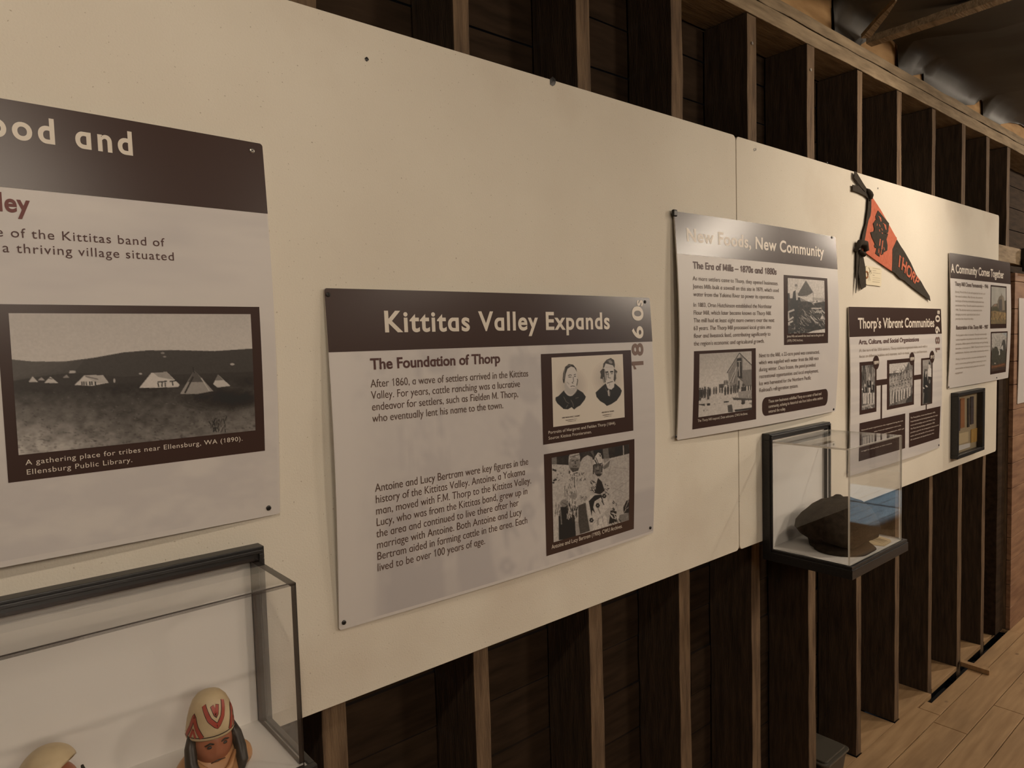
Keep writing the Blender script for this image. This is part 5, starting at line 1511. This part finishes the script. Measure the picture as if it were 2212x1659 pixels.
mb = MB(); mb.add(v, f); mb.build('crown', M['cap'], cap_r, smooth=True)
v, f = [], []
NA, NRr = 28, 5
for s_ in (0, 1):
    for i in range(NA + 1):
        d = -1.15 + 2.3 * i / NA
        t = FR + d
        for j in range(NRr + 1):
            q = j / NRr
            r = .080 + (.052 * max(0, math.cos(d * 1.28)) ** .55) * q
            v.append((min(max(HX + r * 1.08 * math.cos(t), 1.99), 2.34), max(HY + r * 0.98 * math.sin(t) - .006, -.2535), HB + .016 - .012 * q - .006 * q * q * math.cos(d) + (.0 if s_ else .003) + .0025))
m = (NA + 1) * (NRr + 1)
for i in range(NA):
    for j in range(NRr):
        a = i * (NRr + 1) + j
        f.append((a, a + 1, a + NRr + 2, a + NRr + 1)); f.append((m + a, m + a + NRr + 1, m + a + NRr + 2, m + a + 1))
    a = i * (NRr + 1) + NRr; f.append((a, m + a, m + a + NRr + 1, a + NRr + 1))
mb = MB(); mb.add(v, f); mb.build('peak', M['cap'], cap_r, smooth=True)
mb = MB(); vv = []
for r, z in ((.0, .1575), (.008, .157), (.0135, .153), (.0145, .149), (.012, .1455)):
    vv.append([(HX + r * math.cos(t), HY - .004 + r * math.sin(t), HB + z) for t in np.linspace(0, 2 * math.pi, 16, endpoint=False)])
mb.add([p for g in vv for p in g], [(i * 16 + k, (i + 1) * 16 + k, (i + 1) * 16 + (k + 1) % 16, i * 16 + (k + 1) % 16) for i in range(4) for k in range(16)])
mb.build('button', M['cap'], cap_r, smooth=True)
# paper note
np_ = [(2.232, -.224), (2.283, -.150), (2.330, -.176), (2.326, -.236), (2.300, -.249), (2.240, -.2535)]
mb = MB(); mb.add([(x, y, 1.0434 + (.006 if i in (1, 2) else .0)) for i, (x, y) in enumerate(np_)] + [(x, y, 1.0442 + (.006 if i in (1, 2) else .0)) for i, (x, y) in enumerate(np_)],
                  [(5, 4, 3, 2, 1, 0), (6, 7, 8, 9, 10, 11)] + [(i, (i + 1) % 6, (i + 1) % 6 + 6, i + 6) for i in range(6)])
nt_ = empty('paper_note', (2.28, -.21, 1.0432), 'curled tan paper note lying beside the dark cap in its case', 'note')
mb.build('sheet', M['paper'], nt_)
mb = MB()
for k in range(4):
    x0 = 2.262 + .012 * k
    mb.add([(x0, -.238, 1.0449), (x0 + .004, -.238, 1.0449), (x0 + .012, -.196 , 1.0478), (x0 + .008, -.196, 1.0478)], [(0, 1, 2, 3)])
mb.build('handwriting', M['ink'], nt_, fix=False)

# ---- clay figures in the left case
def blob(name, c, rad, m, parent, fn=None, nu=28, nv=20, rot=None):
    v, f = [], []
    R = rot or Matrix.Identity(3)
    for j in range(nv + 1):
        ph = -math.pi / 2 + math.pi * j / nv
        for i in range(nu):
            t = 2 * math.pi * i / nu
            d = Vector((math.cos(ph) * math.cos(t), math.cos(ph) * math.sin(t), math.sin(ph)))
            k = fn(d) if fn else 1.0
            p = R @ Vector((d.x * rad[0] * k, d.y * rad[1] * k, d.z * rad[2] * k))
            v.append(Vector(c) + p)
    for j in range(nv):
        for i in range(nu):
            f.append((j * nu + i, j * nu + (i + 1) % nu, (j + 1) * nu + (i + 1) % nu, (j + 1) * nu + i))
    mb = MB(); mb.add(v, f)
    o = mb.build(name, m, parent, smooth=True)
    return o


def gauss(d, c, w):
    return math.exp(-(d - Vector(c).normalized()).length_squared / (w * w))


ZF = 1.1002
FX, FY = .2875, -.100
fg = empty('clay_figure', (FX, FY, ZF), 'painted clay woman with red patterned cream basket hat and black braids', 'figurine', 'painted clay figures')


def face(d):
    k = 1 + .13 * gauss(d, (0, -1, -.12), .20) + .05 * gauss(d, (0, -1, .28), .30) + .08 * gauss(d, (0, -.9, -.78), .30) + .045 * gauss(d, (-.55, -.8, -.25), .3) + .045 * gauss(d, (.55, -.8, -.25), .3)
    k -= .055 * gauss(d, (-.38, -.9, .10), .20) + .055 * gauss(d, (.38, -.9, .10), .20) + .05 * gauss(d, (0, -1, -.48), .13)
    return k + .035 * gauss(d, (0, -1, -.38), .10) + .035 * gauss(d, (0, -1, -.58), .10)


hd = (FX, FY - .004, ZF + .042)
blob('head', hd, (.0275, .027, .034), M['fig_skin'], fg, face, 40, 30)
def body(d):
    return 1 + .10 * gauss(d, (-1, 0, .3), .5) + .10 * gauss(d, (1, 0, .3), .5)
v_ = blob('body', (FX + .004, FY + .004, ZF + .0005), (.050, .040, .036), M['fig_body'], fg, body)
for q in v_.data.vertices:
    if q.co.z < ZF: q.co.z = ZF
for sx in (-1, 1):
    e = Vector(hd) + Vector((sx * .0105, -.0238, .0045))
    ey = blob('eye', e, (.0036, .0022, .0022), M['fig_eye'], fg, None, 12, 8)
    b0 = Vector(hd)
    mb = MB(); mb.tube([b0 + Vector((sx * .0050, -.0262, .0085)), b0 + Vector((sx * .0105, -.0262, .0108)), b0 + Vector((sx * .0165, -.0225, .0080))], [.0009, .0014, .0007], 6)
    mb.build('eyebrow', M['fig_black'], fg, smooth=True)
mb = MB(); b0 = Vector(hd)
mb.tube([b0 + Vector((-.0100, -.0240, -.0188)), b0 + Vector((0, -.0270, -.0160)), b0 + Vector((.0100, -.0240, -.0184))], [.0005, .0009, .0005], 6); mb.build('mouth', M['fig_eye'], fg, smooth=True)
for sx in (-1, 1):
    mb = MB()
    mb.tube([(FX + sx * .026, FY - .002, ZF + .062), (FX + sx * .0315, FY - .010, ZF + .045), (FX + sx * .034, FY - .020, ZF + .028), (FX + sx * .032, FY - .034, ZF + .014), (FX + sx * .029, FY - .038, ZF + .0045)], [.006, .0082, .0085, .008, .0045], 10)
    mb.build('braid', M['fig_black'], fg, smooth=True)
mb = MB()
for sx in (-1, 1):
    mb.tube([(FX + sx * .026, FY - .022, ZF + .026), (FX + sx * .014, FY - .036, ZF + .014), (FX, FY - .040, ZF + .004)], [.003, .0042, .003], 8)
mb.build('collar', M['fig_body'], fg, smooth=True)
# basket hat
hp = [(0.0, .1165), (.009, .1155), (.017, .112), (.023, .105), (.0275, .094), (.0305, .081), (.0322, .068), (.0330, .0585), (.0318, .0565), (.024, .058)]
NH = 40
def hat_pt(t, z):
    zs = [p[1] for p in hp[:8]][::-1]; rs = [p[0] for p in hp[:8]][::-1]
    r = float(np.interp(z, zs, rs))
    return r
v = []
for r, z in hp:
    for k in range(NH):
        t = 2 * math.pi * k / NH
        w = 1 + .02 * math.sin(3 * t + z * 90)
        v.append((FX + r * w * math.cos(t), FY + .001 + r * w * .96 * math.sin(t), ZF + z))
f = [(i * NH + k, (i + 1) * NH + k, (i + 1) * NH + (k + 1) % NH, i * NH + (k + 1) % NH) for i in range(len(hp) - 1) for k in range(NH)]
mb = MB(); mb.add(v, f); hat = mb.build('basket_hat', M['fig_hat'], fg, smooth=True)


def hat_stripe(name, path, w, m, lift):
    """painted stroke lying on the hat: path in (angle deg, height)"""
    pts = []
    for (a, z), (b, y) in zip(path, path[1:]):
        n = 8
        pts += [(a + (b - a) * k / n, z + (y - z) * k / n) for k in range(n)]
    pts.append(path[-1])
    L, R = [], []
    def pos(a, z):
        t = math.radians(a); r = hat_pt(t, z); k = 1 + .02 * math.sin(3 * t + z * 90)
        return Vector((FX + (r * k + lift) * math.cos(t), FY + .001 + (r * k * .96 + lift) * math.sin(t), ZF + z))
    rr = .03
    for i, p in enumerate(pts):
        a, b = pts[max(0, i - 1)], pts[min(len(pts) - 1, i + 1)]
        dx, dz = math.radians(b[0] - a[0]) * rr, b[1] - a[1]
        d = math.hypot(dx, dz) or 1
        nx, nz = -dz / d * w / 2, dx / d * w / 2
        L.append(pos(p[0] + math.degrees(nx / rr), p[1] + nz)); R.append(pos(p[0] - math.degrees(nx / rr), p[1] - nz))
    mb = MB(); n = len(pts)
    mb.add(L + R, [(i, i + 1, n + i + 1, n + i) for i in range(n - 1)])
    o = mb.build(name, m, hat, smooth=True, fix=False)
    o.matrix_parent_inverse = Matrix.Identity(4)
    o.parent = hat
    return o


for ac, top, bot in ((-88, .105, .074), (-28, .092, .062), (-152, .092, .062), (90, .105, .074)):
    V = [(ac - 34, top), (ac - 18, (top + bot) / 2 - .004), (ac, bot), (ac + 18, (top + bot) / 2 - .004), (ac + 32, top)]
    if ac in (-28, -152):
        V = [(ac - 26, bot), (ac - 10, bot + .014), (ac + 2, top), (ac + 12, bot + .014), (ac + 26, bot)]
    o1 = hat_stripe('painted_outline', V, .0070, M['fig_black'], .0004)
    o2 = hat_stripe('painted_chevron', V, .0054, M['fig_red'], .0007)
    if ac in (-88, 90):
        hat_stripe('painted_outline', [(ac - 9, .1025), (ac, .0885), (ac + 9, .1025)], .0062, M['fig_black'], .0004)
        hat_stripe('painted_chevron', [(ac - 8, .1022), (ac, .0895), (ac + 8, .1022)], .0050, M['fig_red'], .0007)
    else:
        hat_stripe('painted_chevron', [(ac - 8, bot), (ac + 1, bot + .012), (ac + 9, bot)], .0036, M['fig_red'], .0007)
hat_stripe('painted_line', [(a, .0620) for a in range(-180, 181, 30)], .0014, M['fig_black'], .0006)
for o in list(hat.children):
    o.parent = hat
    o.matrix_parent_inverse = hat.matrix_parent_inverse.copy() if False else Matrix.Identity(4)

# second figure, cut by the lower edge
GX, GY = .098, -.100
f2_ = empty('clay_figure', (GX, GY, ZF), 'painted clay figure with plain tan cap, cut off at bottom left', 'figurine', 'painted clay figures')
h2c = Vector((GX - .003, GY - .010, ZF + .058))
def face2(d):
    return face(Matrix.Rotation(math.radians(-38), 3, 'Z') @ d)
blob('head', h2c, (.0285, .028, .036), M['fig_skin'], f2_, face2, 40, 30)
Rt = Matrix.Rotation(math.radians(-14), 3, 'Y') @ Matrix.Rotation(math.radians(-12), 3, 'X')
cp = blob('cap', h2c + Vector((-.007, .004, .026)), (.035, .035, .031), M['fig_hat'], f2_, lambda d: 1 - .10 * gauss(d, (-.6, 0, .8), .5), 36, 24, Rt)
for q in cp.data.vertices:
    lim = h2c.z + .019 + (q.co.x - h2c.x) * .68 - (q.co.y - h2c.y) * .55
    if q.co.z < lim:
        q.co.z = lim; q.co.x = h2c.x - .007 + (q.co.x - h2c.x + .007) * .93; q.co.y = h2c.y + (q.co.y - h2c.y) * .93
v_ = blob('body', (GX - .002, GY + .002, ZF + .0005), (.048, .040, .034), M['fig_body'], f2_, body)
for q in v_.data.vertices:
    if q.co.z < ZF: q.co.z = ZF
mb = MB(); mb.tube([h2c + Vector((.030, -.004, .022)), h2c + Vector((.033, -.008, .006)), h2c + Vector((.037, -.014, -.016)), h2c + Vector((.034, -.020, -.034))], [.0016, .004, .006, .005], 8); mb.build('braid', M['fig_black'], f2_, smooth=True)
Rf = Matrix.Rotation(math.radians(38), 3, 'Z')
for sx in (-1, 1):
    blob('eye', h2c + Rf @ Vector((sx * .0105, -.0246, .0045)), (.0034, .0022, .0022), M['fig_eye'], f2_, None, 12, 8)

# ---- shadow box at the right
s1 = crop(2050, 840, 10.37)
sb = empty('shadow_box', (3.78, 0, 1.115), 'small black shadow box frame under the rightmost panel', 'shadow box')
X0, X1, Z0, Z1, DP = 3.592, 3.965, 1.113, 1.418, .032
mb = MB()
for a, b, c, d in ((X0, X1, Z1 - .016, Z1), (X0, X1, Z0, Z0 + .016), (X0, X0 + .014, Z0 + .016, Z1 - .016), (X1 - .03, X1, Z0 + .016, Z1 - .016)):
    mb.box(a, b, -DP, -.0005, c, d)
mb.build('frame', M['black'], sb, bevel=.0015)
mb = MB(); mb.box(X0 + .014, X1 - .03, -.006, -.001, Z0 + .016, Z1 - .016); mb.build('backing', M['mount'], sb)
mb = MB(); mb.box(X0 + .0145, X1 - .0305, -DP + .004, -DP + .006, Z0 + .0165, Z1 - .0165); mb.build('glass', M['acrylic'], sb)


def card(name, pts, m, label, cat, th=.003, group=None):
    q = [on_y(s1(*p), -.008) for p in pts]
    q = [(min(max(p[0], X0 + .0155), X1 - .0315), min(max(p[2], Z0 + .0175), Z1 - .0175)) for p in q]
    mb = MB(); mb.prism_xz(q, -.0063 - th, -.0063)
    return tag(mb.build(name, m), label, cat, group)


GR = 'ribbons in the shadow box'
card('award_ribbon', [(200, 270), (246, 255), (246, 935), (200, 950)], M['ribbon_p'], 'dusky purple ribbon, leftmost in the shadow box', 'ribbon', group=GR)
card('award_ribbon', [(256, 215), (345, 200), (345, 860), (256, 885)], M['ribbon_o'], 'orange lettered ribbon in the shadow box', 'ribbon', group=GR)
card('award_ribbon', [(412, 215), (455, 205), (455, 850), (412, 860)], M['ribbon_k'], 'black ribbon in the middle of the shadow box', 'ribbon', group=GR)
card('award_ribbon', [(480, 180), (548, 165), (548, 780), (480, 800)], M['ribbon_p'], 'grey brown ribbon, rightmost in the shadow box', 'ribbon', group=GR)
card('yellow_card', [(495, 912), (648, 868), (645, 1172), (492, 1205)], M['gold'], 'yellow card low in the shadow box corner', 'card')
card('small_photo', [(200, 1010), (430, 960), (425, 1180), (200, 1250)], M['paper'], 'pale printed slip with dark spots in the shadow box', 'slip')
card('white_paper', [(205, 1275), (470, 1210), (465, 1300), (205, 1390)], M['casewhite'], 'white folded paper at the bottom of the shadow box', 'paper')
